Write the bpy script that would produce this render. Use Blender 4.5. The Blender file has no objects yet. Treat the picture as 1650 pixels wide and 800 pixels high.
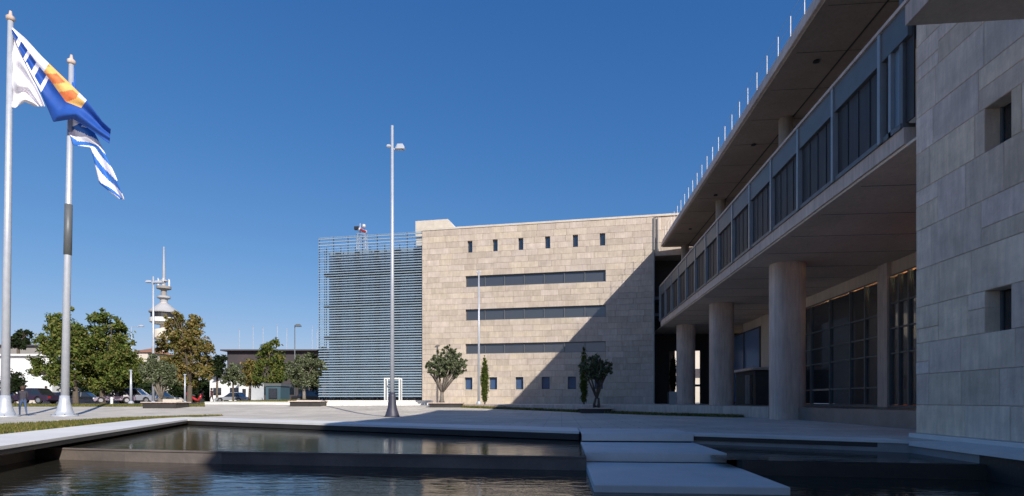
import bpy, math, random
from mathutils import Vector, Matrix
from mathutils.geometry import tessellate_polygon
import numpy as np
random.seed(7); np.random.seed(7)
S = bpy.context.scene
COL = S.collection
# ---------------------------------------------------------------- camera, sky, sun, exposure
H0, F, HY, CX = 0.86, 900.0, 645.0, 825.0          # eye height, focal px (of 1650), horizon row, centre column
ANG = math.atan(80/900.0); CA, SA = math.cos(ANG), math.sin(ANG)
cam_d = bpy.data.cameras.new('camera'); cam = bpy.data.objects.new('camera', cam_d); COL.objects.link(cam)
cam.location = (0, 0, H0); cam.rotation_euler = (math.radians(90), 0, ANG)
cam_d.sensor_width = 36; cam_d.lens = 36*F/1650; cam_d.shift_y = (HY-400)/1650
cam_d.clip_start = .05; cam_d.clip_end = 6000
S.camera = cam
SUN_FROM = Vector((1, -1.4, 1.06)).normalized()
elev = math.asin(SUN_FROM.z); azim = math.atan2(SUN_FROM.x, SUN_FROM.y)
W = bpy.data.worlds.new('World'); S.world = W; W.use_nodes = True
nt = W.node_tree; bg = nt.nodes['Background']
sky = nt.nodes.new('ShaderNodeTexSky'); sky.sky_type = 'NISHITA'; sky.sun_disc = False
sky.sun_elevation = elev; sky.sun_rotation = azim
sky.altitude = 0; sky.air_density = 1.0; sky.dust_density = 0.6; sky.ozone_density = 6.0
sp_ = nt.nodes.new('ShaderNodeSeparateColor'); cb_ = nt.nodes.new('ShaderNodeCombineColor'); nt.links.new(sky.outputs[0], sp_.inputs[0])
for i_, (g_, a_) in enumerate(((1.314, .997), (.854, .594), (.592, .632))):      # clear-air colour grade of the whole sky
    m1_ = nt.nodes.new('ShaderNodeMath'); m1_.operation = 'MULTIPLY'; m1_.inputs[1].default_value = .1
    m2_ = nt.nodes.new('ShaderNodeMath'); m2_.operation = 'POWER'; m2_.inputs[1].default_value = g_
    m3_ = nt.nodes.new('ShaderNodeMath'); m3_.operation = 'MULTIPLY'; m3_.inputs[1].default_value = a_*10
    nt.links.new(sp_.outputs[i_], m1_.inputs[0]); nt.links.new(m1_.outputs[0], m2_.inputs[0]); nt.links.new(m2_.outputs[0], m3_.inputs[0]); nt.links.new(m3_.outputs[0], cb_.inputs[i_])
nt.links.new(cb_.outputs[0], bg.inputs[0]); bg.inputs[1].default_value = 0.1
sl = bpy.data.lights.new('sun', 'SUN'); sl.energy = 4.2; sl.angle = math.radians(.5); sl.color = (1, .95, .87)
so = bpy.data.objects.new('sun', sl); COL.objects.link(so); so.rotation_euler = (-SUN_FROM).to_track_quat('-Z', 'Y').to_euler()
so.location = (0, 0, 60)
S.view_settings.view_transform = 'Standard'; S.view_settings.look = 'None'
S.view_settings.exposure = 0.45; S.view_settings.gamma = 1

# ---------------------------------------------------------------- coordinates (X right of the building, Y along it)
def RD(r, d, z=0.0): return Vector((r*CA - d*SA, r*SA + d*CA, z))
def P(px, d, z=0.0): return RD((px-CX)/F*d, d, z)
def ZY(py, d): return H0 + (HY-py)*d/F
def ramp(d):
    t = min(1, max(0, (d-31)/15.0)); return .5*t*t*(3-2*t)
def GD(py):
    lo, hi = 3.0, 3000.0
    for _ in range(60):
        m = (lo+hi)/2
        if HY + F*(H0-ramp(m))/m > py: lo = m
        else: hi = m
    return lo
def depth(v): return -v.x*SA + v.y*CA
def G(px, py, dz=0.0):
    d = GD(py); return P(px, d, ramp(d)+dz)

# ---------------------------------------------------------------- materials
def nodes(name):
    m = bpy.data.materials.new(name); m.use_nodes = True
    return m, m.node_tree, m.node_tree.nodes['Principled BSDF']
def mat(name, c1, c2=None, rough=.7, scale=3.0, bump=0.0, bscale=30.0, metal=0.0, rnd=0.0, hue=0.0, spec=.5, stretch=None, stain=0.0, streak=0.0):
    m, t, b = nodes(name); L = t.links.new; N = t.nodes.new
    c2 = c2 or tuple(x*.82 for x in c1)
    tc = N('ShaderNodeTexCoord'); mp = N('ShaderNodeMapping'); L(tc.outputs['Object'], mp.inputs[0])
    oi = N('ShaderNodeObjectInfo')
    ml = N('ShaderNodeVectorMath'); ml.operation = 'SCALE'; ml.inputs[0].default_value = (37, 19, 23); L(oi.outputs['Random'], ml.inputs[3])
    L(ml.outputs[0], mp.inputs['Location'])
    if stretch: mp.inputs['Scale'].default_value = stretch
    n = N('ShaderNodeTexNoise'); n.inputs['Scale'].default_value = scale; n.inputs['Detail'].default_value = 6; n.inputs['Roughness'].default_value = .65
    L(mp.outputs[0], n.inputs['Vector'])
    r = N('ShaderNodeValToRGB'); r.color_ramp.elements[0].position = .33; r.color_ramp.elements[1].position = .67
    r.color_ramp.elements[0].color = (*c2, 1); r.color_ramp.elements[1].color = (*c1, 1)
    L(n.outputs[0], r.inputs[0]); out = r.outputs[0]
    if stain:
        n3 = N('ShaderNodeTexNoise'); n3.inputs['Scale'].default_value = scale*.22; n3.inputs['Detail'].default_value = 8; L(mp.outputs[0], n3.inputs['Vector'])
        mr = N('ShaderNodeMapRange'); mr.inputs[1].default_value = .3; mr.inputs[2].default_value = .7
        mr.inputs[3].default_value = 1-stain; mr.inputs[4].default_value = 1+stain*.4; L(n3.outputs[0], mr.inputs[0])
        hv = N('ShaderNodeHueSaturation'); L(out, hv.inputs['Color']); L(mr.outputs[0], hv.inputs['Value']); out = hv.outputs[0]
    if streak:
        m5 = N('ShaderNodeMapping'); m5.inputs['Scale'].default_value = (5, 5, .45); L(mp.outputs[0], m5.inputs[0])
        n5 = N('ShaderNodeTexNoise'); n5.inputs['Scale'].default_value = 1.6; n5.inputs['Detail'].default_value = 7; n5.inputs['Roughness'].default_value = .7; L(m5.outputs[0], n5.inputs['Vector'])
        r5 = N('ShaderNodeMapRange'); r5.inputs[1].default_value = .35; r5.inputs[2].default_value = .65; r5.inputs[3].default_value = 1-streak; r5.inputs[4].default_value = 1+streak*.5; L(n5.outputs[0], r5.inputs[0])
        h5 = N('ShaderNodeHueSaturation'); L(out, h5.inputs['Color']); L(r5.outputs[0], h5.inputs['Value']); out = h5.outputs[0]
    if rnd or hue:
        h = N('ShaderNodeHueSaturation'); L(out, h.inputs['Color'])
        mr = N('ShaderNodeMapRange'); mr.inputs[3].default_value = 1-rnd; mr.inputs[4].default_value = 1+rnd; L(oi.outputs['Random'], mr.inputs[0]); L(mr.outputs[0], h.inputs['Value'])
        ms = N('ShaderNodeMath'); ms.operation = 'MULTIPLY'; ms.inputs[1].default_value = 7.31; L(oi.outputs['Random'], ms.inputs[0])
        fr = N('ShaderNodeMath'); fr.operation = 'FRACT'; L(ms.outputs[0], fr.inputs[0])
        m2 = N('ShaderNodeMapRange'); m2.inputs[3].default_value = .5-hue; m2.inputs[4].default_value = .5+hue; L(fr.outputs[0], m2.inputs[0]); L(m2.outputs[0], h.inputs['Hue'])
        m4 = N('ShaderNodeMapRange'); m4.inputs[3].default_value = 1-hue*12; m4.inputs[4].default_value = 1+hue*12; L(fr.outputs[0], m4.inputs[0]); L(m4.outputs[0], h.inputs['Saturation'])
        out = h.outputs[0]
    L(out, b.inputs['Base Color'])
    b.inputs['Roughness'].default_value = rough; b.inputs['Metallic'].default_value = metal; b.inputs['Specular IOR Level'].default_value = spec
    if bump:
        n2 = N('ShaderNodeTexNoise'); n2.inputs['Scale'].default_value = bscale; n2.inputs['Detail'].default_value = 5; L(mp.outputs[0], n2.inputs['Vector'])
        bp = N('ShaderNodeBump'); bp.inputs['Strength'].default_value = bump; bp.inputs['Distance'].default_value = .03
        L(n2.outputs[0], bp.inputs['Height']); L(bp.outputs[0], b.inputs['Normal'])
    return m
def glass(name, tint, thru=.25, rough=.02):
    m, t, b = nodes(name); L = t.links.new; N = t.nodes.new
    out = t.nodes['Material Output']
    gl = N('ShaderNodeBsdfGlossy'); gl.inputs['Roughness'].default_value = rough; gl.inputs['Color'].default_value = (.9, .95, 1, 1)
    tr = N('ShaderNodeBsdfTransparent'); tr.inputs[0].default_value = (*[thru*x for x in (.8, .95, 1)], 1)
    b.inputs['Base Color'].default_value = (*tint, 1); b.inputs['Roughness'].default_value = .3
    m1 = N('ShaderNodeAddShader'); L(tr.outputs[0], m1.inputs[0]); L(b.outputs[0], m1.inputs[1])
    fr = N('ShaderNodeFresnel'); fr.inputs[0].default_value = 1.7
    mx = N('ShaderNodeMixShader'); L(fr.outputs[0], mx.inputs[0]); L(m1.outputs[0], mx.inputs[1]); L(gl.outputs[0], mx.inputs[2])
    L(mx.outputs[0], out.inputs[0]); return m
def leafmat(name, cols, trans=.3):
    m, t, b = nodes(name); L = t.links.new; N = t.nodes.new
    g = N('ShaderNodeNewGeometry'); r = N('ShaderNodeValToRGB'); r.color_ramp.interpolation = 'CONSTANT'
    e = r.color_ramp.elements
    while len(e) < len(cols): e.new(.5)
    for i, c in enumerate(cols): e[i].position = i/len(cols); e[i].color = (*c, 1)
    L(g.outputs['Random Per Island'], r.inputs[0])
    df = N('ShaderNodeBsdfDiffuse'); tl = N('ShaderNodeBsdfTranslucent'); L(r.outputs[0], df.inputs[0]); L(r.outputs[0], tl.inputs[0])
    mx = N('ShaderNodeMixShader'); mx.inputs[0].default_value = trans; L(df.outputs[0], mx.inputs[1]); L(tl.outputs[0], mx.inputs[2])
    L(mx.outputs[0], t.nodes['Material Output'].inputs[0]); return m
def watermat(nm='water', bs=.2, ior=1.25, ro=.03):
    m, t, b = nodes(nm); L = t.links.new; N = t.nodes.new
    b.inputs['Base Color'].default_value = (.03, .028, .022, 1); b.inputs['Roughness'].default_value = ro; b.inputs['IOR'].default_value = ior
    tc = N('ShaderNodeTexCoord'); mp = N('ShaderNodeMapping'); mp.inputs['Scale'].default_value = (1, 2.0, 1); L(tc.outputs['Object'], mp.inputs[0])
    n = N('ShaderNodeTexNoise'); n.inputs['Scale'].default_value = 2.2; n.inputs['Detail'].default_value = 4; n.inputs['Distortion'].default_value = .6; L(mp.outputs[0], n.inputs['Vector'])
    bp = N('ShaderNodeBump'); bp.inputs['Strength'].default_value = bs; bp.inputs['Distance'].default_value = .05
    L(n.outputs[0], bp.inputs['Height']); L(bp.outputs[0], b.inputs['Normal']); return m
def paving(name, c1, c2, sx, sy, joint=.012, jd=.72):
    m, t, b = nodes(name); L = t.links.new; N = t.nodes.new
    tc = N('ShaderNodeTexCoord')
    br = N('ShaderNodeTexBrick'); br.inputs['Scale'].default_value = 1; br.inputs['Brick Width'].default_value = sx; br.inputs['Row Height'].default_value = sy
    br.inputs['Mortar Size'].default_value = joint; br.inputs['Color1'].default_value = (*c1, 1); br.inputs['Color2'].default_value = (*c2, 1)
    br.inputs['Mortar'].default_value = (*[x*jd for x in c1], 1); br.inputs['Bias'].default_value = -.1
    L(tc.outputs['Object'], br.inputs['Vector'])
    n = N('ShaderNodeTexNoise'); n.inputs['Scale'].default_value = .35; n.inputs['Detail'].default_value = 9; n.inputs['Roughness'].default_value = .7; L(tc.outputs['Object'], n.inputs['Vector'])
    mr = N('ShaderNodeMapRange'); mr.inputs[1].default_value = .3; mr.inputs[2].default_value = .7; mr.inputs[3].default_value = .68; mr.inputs[4].default_value = 1.1; L(n.outputs[0], mr.inputs[0])
    h = N('ShaderNodeHueSaturation'); L(br.outputs[0], h.inputs['Color']); L(mr.outputs[0], h.inputs['Value']); L(h.outputs[0], b.inputs['Base Color'])
    b.inputs['Roughness'].default_value = .75
    n2 = N('ShaderNodeTexNoise'); n2.inputs['Scale'].default_value = 18; n2.inputs['Detail'].default_value = 4; L(tc.outputs['Object'], n2.inputs['Vector'])
    bp = N('ShaderNodeBump'); bp.inputs['Strength'].default_value = .25; bp.inputs['Distance'].default_value = .02; L(n2.outputs[0], bp.inputs['Height']); L(bp.outputs[0], b.inputs['Normal'])
    return m
M = {}
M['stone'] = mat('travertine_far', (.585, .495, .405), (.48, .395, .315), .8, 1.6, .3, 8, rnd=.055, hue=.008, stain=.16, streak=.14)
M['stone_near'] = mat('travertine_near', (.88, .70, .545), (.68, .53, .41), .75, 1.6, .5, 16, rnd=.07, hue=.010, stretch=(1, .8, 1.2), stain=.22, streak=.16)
M['cap'] = mat('parapet_cap', (.6, .54, .45), None, .7, 2)
M['joint'] = mat('dark_joint', (.40, .33, .26), None, .9)
M['pave'] = paving('plaza_paving', (.63, .57, .485), (.56, .51, .44), 1.2, .6, .016, .5)
M['coping'] = mat('coping_stone', (.80, .78, .74), (.70, .68, .64), .6, .9, .15, 14, stain=.12)
M['slab'] = mat('step_stone', (.74, .71, .67), (.63, .61, .58), .65, 1.1, .2, 16, stain=.15)
M['granite'] = mat('brown_granite', (.26, .21, .18), (.19, .155, .13), .35, 1.5, .1, 20, stain=.2)
M['basalt'] = mat('dark_basalt', (.045, .038, .034), (.028, .024, .022), .55, 1.2, .3, 12, stain=.3)
M['wet'] = mat('wet_weir_stone', (.21, .17, .145), (.12, .10, .09), .8, .9, .3, 10, stain=.35)
M['wall_lit'] = mat('pool_side_wall', (.42, .37, .31), (.3, .26, .22), .8, 2, .2)
M['grey_side'] = mat('grey_pool_side', (.34, .33, .32), (.26, .25, .245), .7, 1.2, .2, stain=.2)
M['conc'] = mat('fair_faced_concrete', (.50, .42, .34), (.40, .335, .27), .8, .45, .15, 18, streak=.22, stain=.22)
M['conc_light'] = mat('light_concrete', (.68, .54, .45), (.55, .43, .36), .75, .6, .15, 18, streak=.22, stain=.18)
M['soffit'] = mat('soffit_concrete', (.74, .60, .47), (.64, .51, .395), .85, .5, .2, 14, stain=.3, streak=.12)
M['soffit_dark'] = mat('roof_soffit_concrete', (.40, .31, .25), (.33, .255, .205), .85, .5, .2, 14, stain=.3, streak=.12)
M['steel'] = mat('blue_grey_steel', (.14, .15, .15), (.115, .122, .128), .5, 2, metal=.2)
M['steel_light'] = mat('pale_steel', (.30, .315, .32), (.255, .27, .275), .4, 2, metal=.2)
M['louvre'] = mat('louvre_aluminium', (.31, .40, .475), (.265, .345, .42), .45, .8, metal=.1, rnd=.1)
M['galv'] = mat('galvanised_pole', (.50, .525, .57), (.43, .455, .50), .4, 3, metal=.25)
M['white'] = mat('white_paint', (.8, .8, .78), (.7, .7, .68), .5, 2, stain=.08)
M['black'] = mat('black_metal', (.02, .02, .022), None, .5)
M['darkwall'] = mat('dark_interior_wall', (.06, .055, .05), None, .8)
M['glass'] = glass('window_glass', (.008, .010, .013), .6)
M['glass_rib'] = glass('ribbon_glass', (.05, .053, .06), .0, .12)
M['glass_gal'] = mat('gallery_blind', (.042, .04, .04), (.022, .022, .024), .6, 1.5, stretch=(4, 4, .3))
M['glass_blue'] = glass('blue_tower_glass', (.19, .26, .33), .1, .2)
M['water'] = watermat('pool_water', .22); M['water_calm'] = watermat('calm_water', .12, 1.13, .1)
M['base_shade'] = mat('painted_base_shade', (.045, .045, .07), None, .5)  # shadow on the lamp foot, put into its base colour
M['grass'] = mat('grass', (.17, .16, .055), (.10, .12, .035), .95, 1.2, .6, 40, stain=.2)
M['soil'] = mat('soil', (.09, .065, .045), None, .95, 5, .5, 30)
M['asphalt'] = mat('asphalt', (.065, .065, .07), (.05, .05, .052), .9, 2, .3, 50)
M['earth'] = mat('far_earth', (.16, .15, .11), (.1, .11, .06), .95, .05)
M['bark'] = mat('bark', (.13, .10, .075), (.07, .055, .04), .95, 8, .6, 20)
M['bark_pale'] = mat('pale_bark', (.23, .2, .165), (.12, .1, .08), .95, 8, .6, 20)
M['leaf_green'] = leafmat('leaves_green', [(.085, .125, .03), (.13, .175, .042), (.055, .085, .022), (.19, .215, .055), (.21, .19, .06)])
M['leaf_brown'] = leafmat('leaves_autumn', [(.24, .18, .055), (.14, .15, .04), (.28, .19, .075), (.09, .11, .03), (.32, .24, .10)])
M['leaf_olive'] = leafmat('leaves_olive', [(.12, .145, .07), (.17, .195, .11), (.08, .10, .045), (.23, .25, .16)])
M['leaf_dark'] = leafmat('leaves_dark', [(.02, .032, .012), (.035, .05, .018), (.025, .035, .02)])
M['leaf_cyp'] = leafmat('leaves_cypress', [(.09, .12, .028), (.13, .16, .04), (.06, .085, .02)])
lm_, lt_, lb_ = nodes('ceiling_lamp_glow'); lb_.inputs['Emission Color'].default_value = (1, .62, .3, 1); lb_.inputs['Emission Strength'].default_value = 24
M['lamp_glow'] = lm_
M['wood'] = mat('warm_wood', (.85, .30, .07), (.5, .16, .04), .5, 1.4, .2, stretch=(1, 1, 8))
M['blue_panel_painted_sky'] = mat('blue_panel_painted_sky', (.045, .09, .19), None, .4)  # partition's own blue; also the painted sky reflection in the small windows
M['flag_white'] = mat('flag_cloth_white', (.8, .78, .82), (.74, .72, .77), .8, 2)
M['flag_blue'] = mat('flag_cloth_blue', (.008, .075, .36), (.005, .055, .28), .7, 2)
M['flag_lblue'] = mat('flag_cloth_mid_blue', (.02, .15, .50), (.015, .11, .42), .7, 2)
M['flag_orange'] = mat('flag_cloth_orange', (.72, .22, .06), (.6, .11, .035), .7, 2.4)
M['flag_yellow'] = mat('flag_cloth_gold', (.8, .48, .14), (.75, .36, .1), .7, 2.4)
M['tyre'] = mat('tyre', (.02, .02, .02), None, .9)
M['rim'] = mat('wheel_rim', (.45, .45, .47), None, .35, metal=.7)
M['carglass'] = glass('car_glass', (.015, .018, .02), .0)
M['lampglass'] = mat('headlamp_lens', (.7, .7, .7), None, .1)
M['redlens'] = mat('red_lens', (.4, .02, .015), None, .2)
M['skin'] = mat('skin', (.5, .31, .22), None, .6)
M['plaster'] = mat('pale_plaster', (.66, .6, .52), (.58, .52, .44), .85, .3, stain=.1)
M['plaster_grey'] = mat('grey_plaster', (.34, .32, .30), None, .85, .3, stain=.15)
M['darkroof'] = mat('dark_roof', (.07, .052, .055), (.048, .042, .045), .7, .3)
M['roof_tile'] = mat('clay_roof', (.34, .16, .09), None, .85, 1)
M['teal'] = mat('teal_metal', (.06, .11, .14), (.05, .095, .12), .5, 1)
M['sky_reflect_tint'] = mat('painted_sky_reflection', (.20, .29, .47), (.17, .25, .41), .3, .5)  # sky reflected in the porch glazing, painted as flat pale blue
def paint(name, c): return mat(name, c, tuple(x*.9 for x in c), .28, 2, metal=.35)

# ---------------------------------------------------------------- mesh helpers
class MB:
    def __init__(s): s.v = []; s.f = []; s.mi = []
    def add(s, vs, fs, mi=0):
        o = len(s.v); s.v += [tuple(v) for v in vs]; s.f += [tuple(i+o for i in f) for f in fs]; s.mi += [mi]*len(fs); return s
    def box(s, x0, x1, y0, y1, z0, z1, mi=0, fn=None):
        vs = [(x, y, z) for z in (z0, z1) for (x, y) in ((x0, y0), (x1, y0), (x1, y1), (x0, y1))]
        if fn: vs = [fn(*v) for v in vs]
        return s.add(vs, [(0, 3, 2, 1), (4, 5, 6, 7), (0, 1, 5, 4), (1, 2, 6, 5), (2, 3, 7, 6), (3, 0, 4, 7)], mi)
    def prism(s, pts, z0, z1, mi=0):
        n = len(pts)
        if sum(pts[i][0]*pts[(i+1) % n][1]-pts[(i+1) % n][0]*pts[i][1] for i in range(n)) < 0: pts = pts[::-1]
        f0 = z0 if callable(z0) else (lambda p: z0); f1 = z1 if callable(z1) else (lambda p: z1)
        vs = [(p[0], p[1], f0(p)) for p in pts]+[(p[0], p[1], f1(p)) for p in pts]
        return s.add(vs, [tuple(range(n))[::-1], tuple(range(n, 2*n))]+[(i, (i+1) % n, n+(i+1) % n, n+i) for i in range(n)], mi)
    def tube(s, pts, rs, n=8, mi=0):
        pts = [Vector(p) for p in pts]
        if not hasattr(rs, '__len__'): rs = [rs]*len(pts)
        rings = []
        for i, p in enumerate(pts):
            t = (pts[min(i+1, len(pts)-1)]-pts[max(i-1, 0)]).normalized()
            a = t.cross(Vector((0, 1, .01)) if abs(t.y) < .9 else Vector((1, 0, 0))).normalized(); b = t.cross(a)
            rings.append([p+(a*math.cos(k*2*math.pi/n)+b*math.sin(k*2*math.pi/n))*rs[i] for k in range(n)])
        vs = [v for r in rings for v in r]; fs = []
        for i in range(len(pts)-1):
            for k in range(n): fs.append((i*n+k, i*n+(k+1) % n, (i+1)*n+(k+1) % n, (i+1)*n+k))
        fs += [tuple(range(n))[::-1], tuple(range((len(pts)-1)*n, len(pts)*n))]
        return s.add(vs, fs, mi)
    def lathe(s, prof, c=(0, 0, 0), n=16, mi=0):
        return s.tube([(c[0], c[1], c[2]+z) for r, z in prof], [r for r, z in prof], n, mi)
    def mesh(s, name, mats, off=None, smooth=False):
        me = bpy.data.meshes.new(name)
        v = s.v if off is None else [(a-off[0], b-off[1], c-off[2]) for a, b, c in s.v]
        me.from_pydata(v, [], s.f)
        for m in (mats if isinstance(mats, (list, tuple)) else [mats]): me.materials.append(m)
        if isinstance(mats, (list, tuple)): me.polygons.foreach_set('material_index', s.mi)
        if smooth: me.polygons.foreach_set('use_smooth', [True]*len(me.polygons))
        me.update(); return me
    def build(s, name, mats, parent=None, world=True, smooth=False, label=None, origin=None):
        off = None
        if parent is not None and world: off = wloc(parent)
        o = bpy.data.objects.new(name, s.mesh(name, mats, off if origin is None else origin, smooth)); COL.objects.link(o)
        if parent is not None: o.parent = parent
        if origin is not None: o.location = Vector(origin)-(wloc(parent) if parent is not None else Vector())
        if label: o['label'] = label
        return o
def wloc(o):
    v = Vector(o.location); p = o.parent
    while p is not None: v += Vector(p.location); p = p.parent
    return v
def tag(o, label, cat, group=None):
    o['label'] = label; o['category'] = cat
    if group: o['group'] = group
    return o
def thing(name, loc, label, cat, group=None, rz=0):
    o = bpy.data.objects.new(name, None); o.empty_display_size = .3; COL.objects.link(o); o.location = loc; o.rotation_euler = (0, 0, rz)
    return tag(o, label, cat, group)
def kind(o, k): o['kind'] = k; return o
def copy_tree(o, parent=None):
    c = o.copy(); COL.objects.link(c); c.parent = parent
    for ch in [x for x in o.children]: copy_tree(ch, c)
    return c
def bevel(o, w=.02, seg=2):
    m = o.modifiers.new('bevel', 'BEVEL'); m.width = w; m.segments = seg; m.limit_method = 'ANGLE'; return o

# ---------------------------------------------------------------- pool outline (camera frame r, d)
def left_in(d): return -9.21-.341*(d-10.05)
def back_in(r): return 14.88-.592*(r-1.70)
REC = .75
def isect_left_back(ol, ob):
    # r = left_in(d)-ol ; d = back_in(r)+ob
    r = -14.0
    for _ in range(60): d = back_in(r)+ob; r = left_in(d)-ol
    return r, d
Ar = isect_left_back(REC, .3); Ai = isect_left_back(0, 0); Ao = isect_left_back(2.0, 2.1)
B_ = (.5, 14.95)
hole = [RD(*Ar), Vector((.5, 15.2, 0)), Vector((.5, 14.06, 0)), Vector((3.2, 14.2, 0)), Vector((7.1, 12.1, 0)), Vector((7.1, 10.2, 0)), Vector((7.1, -8, 0)), RD(left_in(-8)-REC, -8)]
# ground: one sheet, flat round the pool, then rising gently to the lawn level and on to the horizon
b = MB()
outer = [RD(-2600, -60), RD(2600, -60), RD(2600, 31), RD(-2600, 31)]
tri = tessellate_polygon([outer, hole]); allp = outer+hole
fs = []
for t_ in tri:
    a, c, e = (allp[i] for i in t_)
    fs.append(t_ if (c-a).cross(e-a).z > 0 else t_[::-1])
b.add(allp, fs)
ds = [31+i for i in range(16)]+[60, 120, 400, 1200, 3500]
for d0, d1 in zip(ds, ds[1:]):
    b.add([RD(-2600, d0, ramp(d0)), RD(2600, d0, ramp(d0)), RD(2600, d1, ramp(d1)), RD(-2600, d1, ramp(d1))], [(0, 1, 2, 3)])
g = kind(b.build('ground', M['pave']), 'structure')

# pool basin
b = MB(); n = len(hole); zb = -1.4
for i in range(n):
    a, c = hole[i], hole[(i+1) % n]
    b.add([(a.x, a.y, -.001), (c.x, c.y, -.001), (c.x, c.y, zb), (a.x, a.y, zb)], [(0, 1, 2, 3)], 1 if i == n-1 else 2 if i in (3, 4) else 0)
b.add([(p.x, p.y, zb) for p in hole], [tuple(range(n))])
kind(b.build('pool_basin', [M['basalt'], M['wall_lit'], M['grey_side']]), 'structure')
# coping: pale top slab over dark edge
def coping(name, poly, m, z0, z1): return kind(MB().prism([(p.x, p.y) for p in poly], z0, z1).build(name, m), 'structure')
dn = -8
left_poly = [RD(*Ai), RD(*Ao), RD(left_in(dn)-2.0, dn), RD(left_in(dn), dn)]
bi = Vector((.46, B_[1]-.05, 0)); bo = Vector((.46, B_[1]+2.0, 0))
back_poly = [RD(*Ai), bi, bo, RD(*Ao)]
coping('pool_coping', left_poly, M['coping'], -.035, .03); coping('pool_coping', back_poly, M['coping'], -.035, .03)
coping('pool_coping_edge', [RD(Ai[0]-.01, Ai[1]), RD(Ao[0]+.1, Ao[1]), RD(left_in(dn)-1.9, dn), RD(left_in(dn)-.02, dn)], M['basalt'], -.14, -.037)
coping('pool_coping_edge', [RD(Ai[0]+.02, Ai[1]+.02), bi+Vector((-.01, .02, 0)), bo+Vector((-.01, -1.6, 0)), RD(Ao[0]+.2, Ao[1]-1.7)], M['basalt'], -.2, -.037)
coping('pool_coping', [Vector((3.24, 14.07, 0)), Vector((7.1, 12.07, 0)), Vector((7.1, 12.9, 0)), Vector((3.24, 14.9, 0))], M['slab'], -.03, .025)
coping('pool_coping_edge', [Vector((3.24, 14.11, 0)), Vector((7.1, 12.11, 0)), Vector((7.1, 12.9, 0)), Vector((3.24, 14.9, 0))], M['basalt'], -.13, -.031)
coping('pool_coping', [Vector((7.05, 12.06, 0)), Vector((8.3, 12.06, 0)), Vector((8.3, -8, 0)), Vector((7.05, -8, 0))], M['slab'], -.07, .02)
# step slabs descending into the pool
zt = .012
steps = [(14.0, 16.4, .034), (11.25, 13.97, -.18), (8.2, 11.17, -.37)]
st = thing('stepping_stone_bridge', (1.85, 10, -1.4), 'broad pale stone steps leading down through the pool beside the weir', 'steps')
for i, (y0, y1, z) in enumerate(steps):
    o = MB().box(.47 if i else .5, 3.22, y0, y1, z-.19, z).build('step_slab', M['slab'], st); bevel(o, .015)
MB().box(.75, 2.95, 8.4, 13.9, -1.4, -.612).build('plinth', M['basalt'], st)
MB().box(.8, 2.9, 8.4, 13.9, -.611, -.562).build('plinth', M['basalt'], st)
MB().box(.75, 2.95, 11.4, 13.93, -.561, -.372).build('plinth', M['basalt'], st)
# weirs and water
WZ, LZ = -.22, -.48
wl_ = [Vector((-13.2, 11.9, 0)), Vector((-9.5, 11.4, 0)), Vector((-7.1, 11.12, 0)), Vector((.47, 10.72, 0)), Vector((3.24, 10.35, 0)), Vector((7.1, 10.03, 0))]
for i, m_ in ((0, 'wet'), (1, 'wet'), (2, 'wet'), (3, 'basalt'), (4, 'basalt')):
    a_, c_ = wl_[i], wl_[i+1]; up = Vector((0, .35, 0))
    kind(MB().prism([a_[:2], c_[:2], (c_+up)[:2], (a_+up)[:2]], -1.4, WZ-.006 if i != 3 else -.60).build('pool_weir', M[m_]), 'structure')
    if i < 3:
        f_ = Vector((0, -.02, 0)); g_ = Vector((0, .05, 0))
        kind(MB().prism([(a_+f_)[:2], (c_+f_)[:2], (c_+g_)[:2], (a_+g_)[:2]], WZ-.03, WZ+.004).build('pool_weir_rim', M['wet']), 'structure')
def water(poly, z):
    o = MB().add([(p[0], p[1], z) for p in poly], [tuple(range(len(poly)))]).build('pool_water', M['water' if z < -.4 else 'water_calm']); return kind(o, 'structure')
ar = RD(*Ar); U = Vector((0, .04, 0))
water([(p+U)[:2] for p in wl_[:3]]+[(.47, 10.76), (.47, 11.3), (.78, 15.15), (ar.x-.1, ar.y+.05)], WZ)
water([(2.9, 10.4), (7.2, 10.07), (7.2, 12.2), (2.9, 14.3)], WZ)
water([(-9, -8.2), (7.2, -8.2), (7.2, 10.1), (3, 10.5), (3, 10.8)]+[(p+U)[:2] for p in wl_[:4][::-1]], LZ)

# ---------------------------------------------------------------- ground cover sheets
def lerp_poly(pl, t):
    k = t*(len(pl)-1); i = min(int(k), len(pl)-2); f = k-i
    return (pl[i][0]*(1-f)+pl[i+1][0]*f, pl[i][1]*(1-f)+pl[i+1][1]*f)
def strip(name, near, far, m, dz=.006, nx=16, ny=8, bulge=0, knd='structure', thick=0):
    """near/far: polylines of (r,d)"""
    b = MB(); vs = []
    for j in range(ny+1):
        for i in range(nx+1):
            a = lerp_poly(near, i/nx); c = lerp_poly(far, i/nx); t = j/ny
            r, d = a[0]*(1-t)+c[0]*t, a[1]*(1-t)+c[1]*t
            z = ramp(d)+dz+bulge*math.sin(math.pi*t)*math.sin(math.pi*i/nx)
            vs.append(RD(r, d, z))
    fs = [(j*(nx+1)+i, j*(nx+1)+i+1, (j+1)*(nx+1)+i+1, (j+1)*(nx+1)+i) for j in range(ny) for i in range(nx)]
    b.add(vs, fs); return kind(b.build(name, m), knd)
def rd(px, d): return ((px-CX)/F*d, d)
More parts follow.
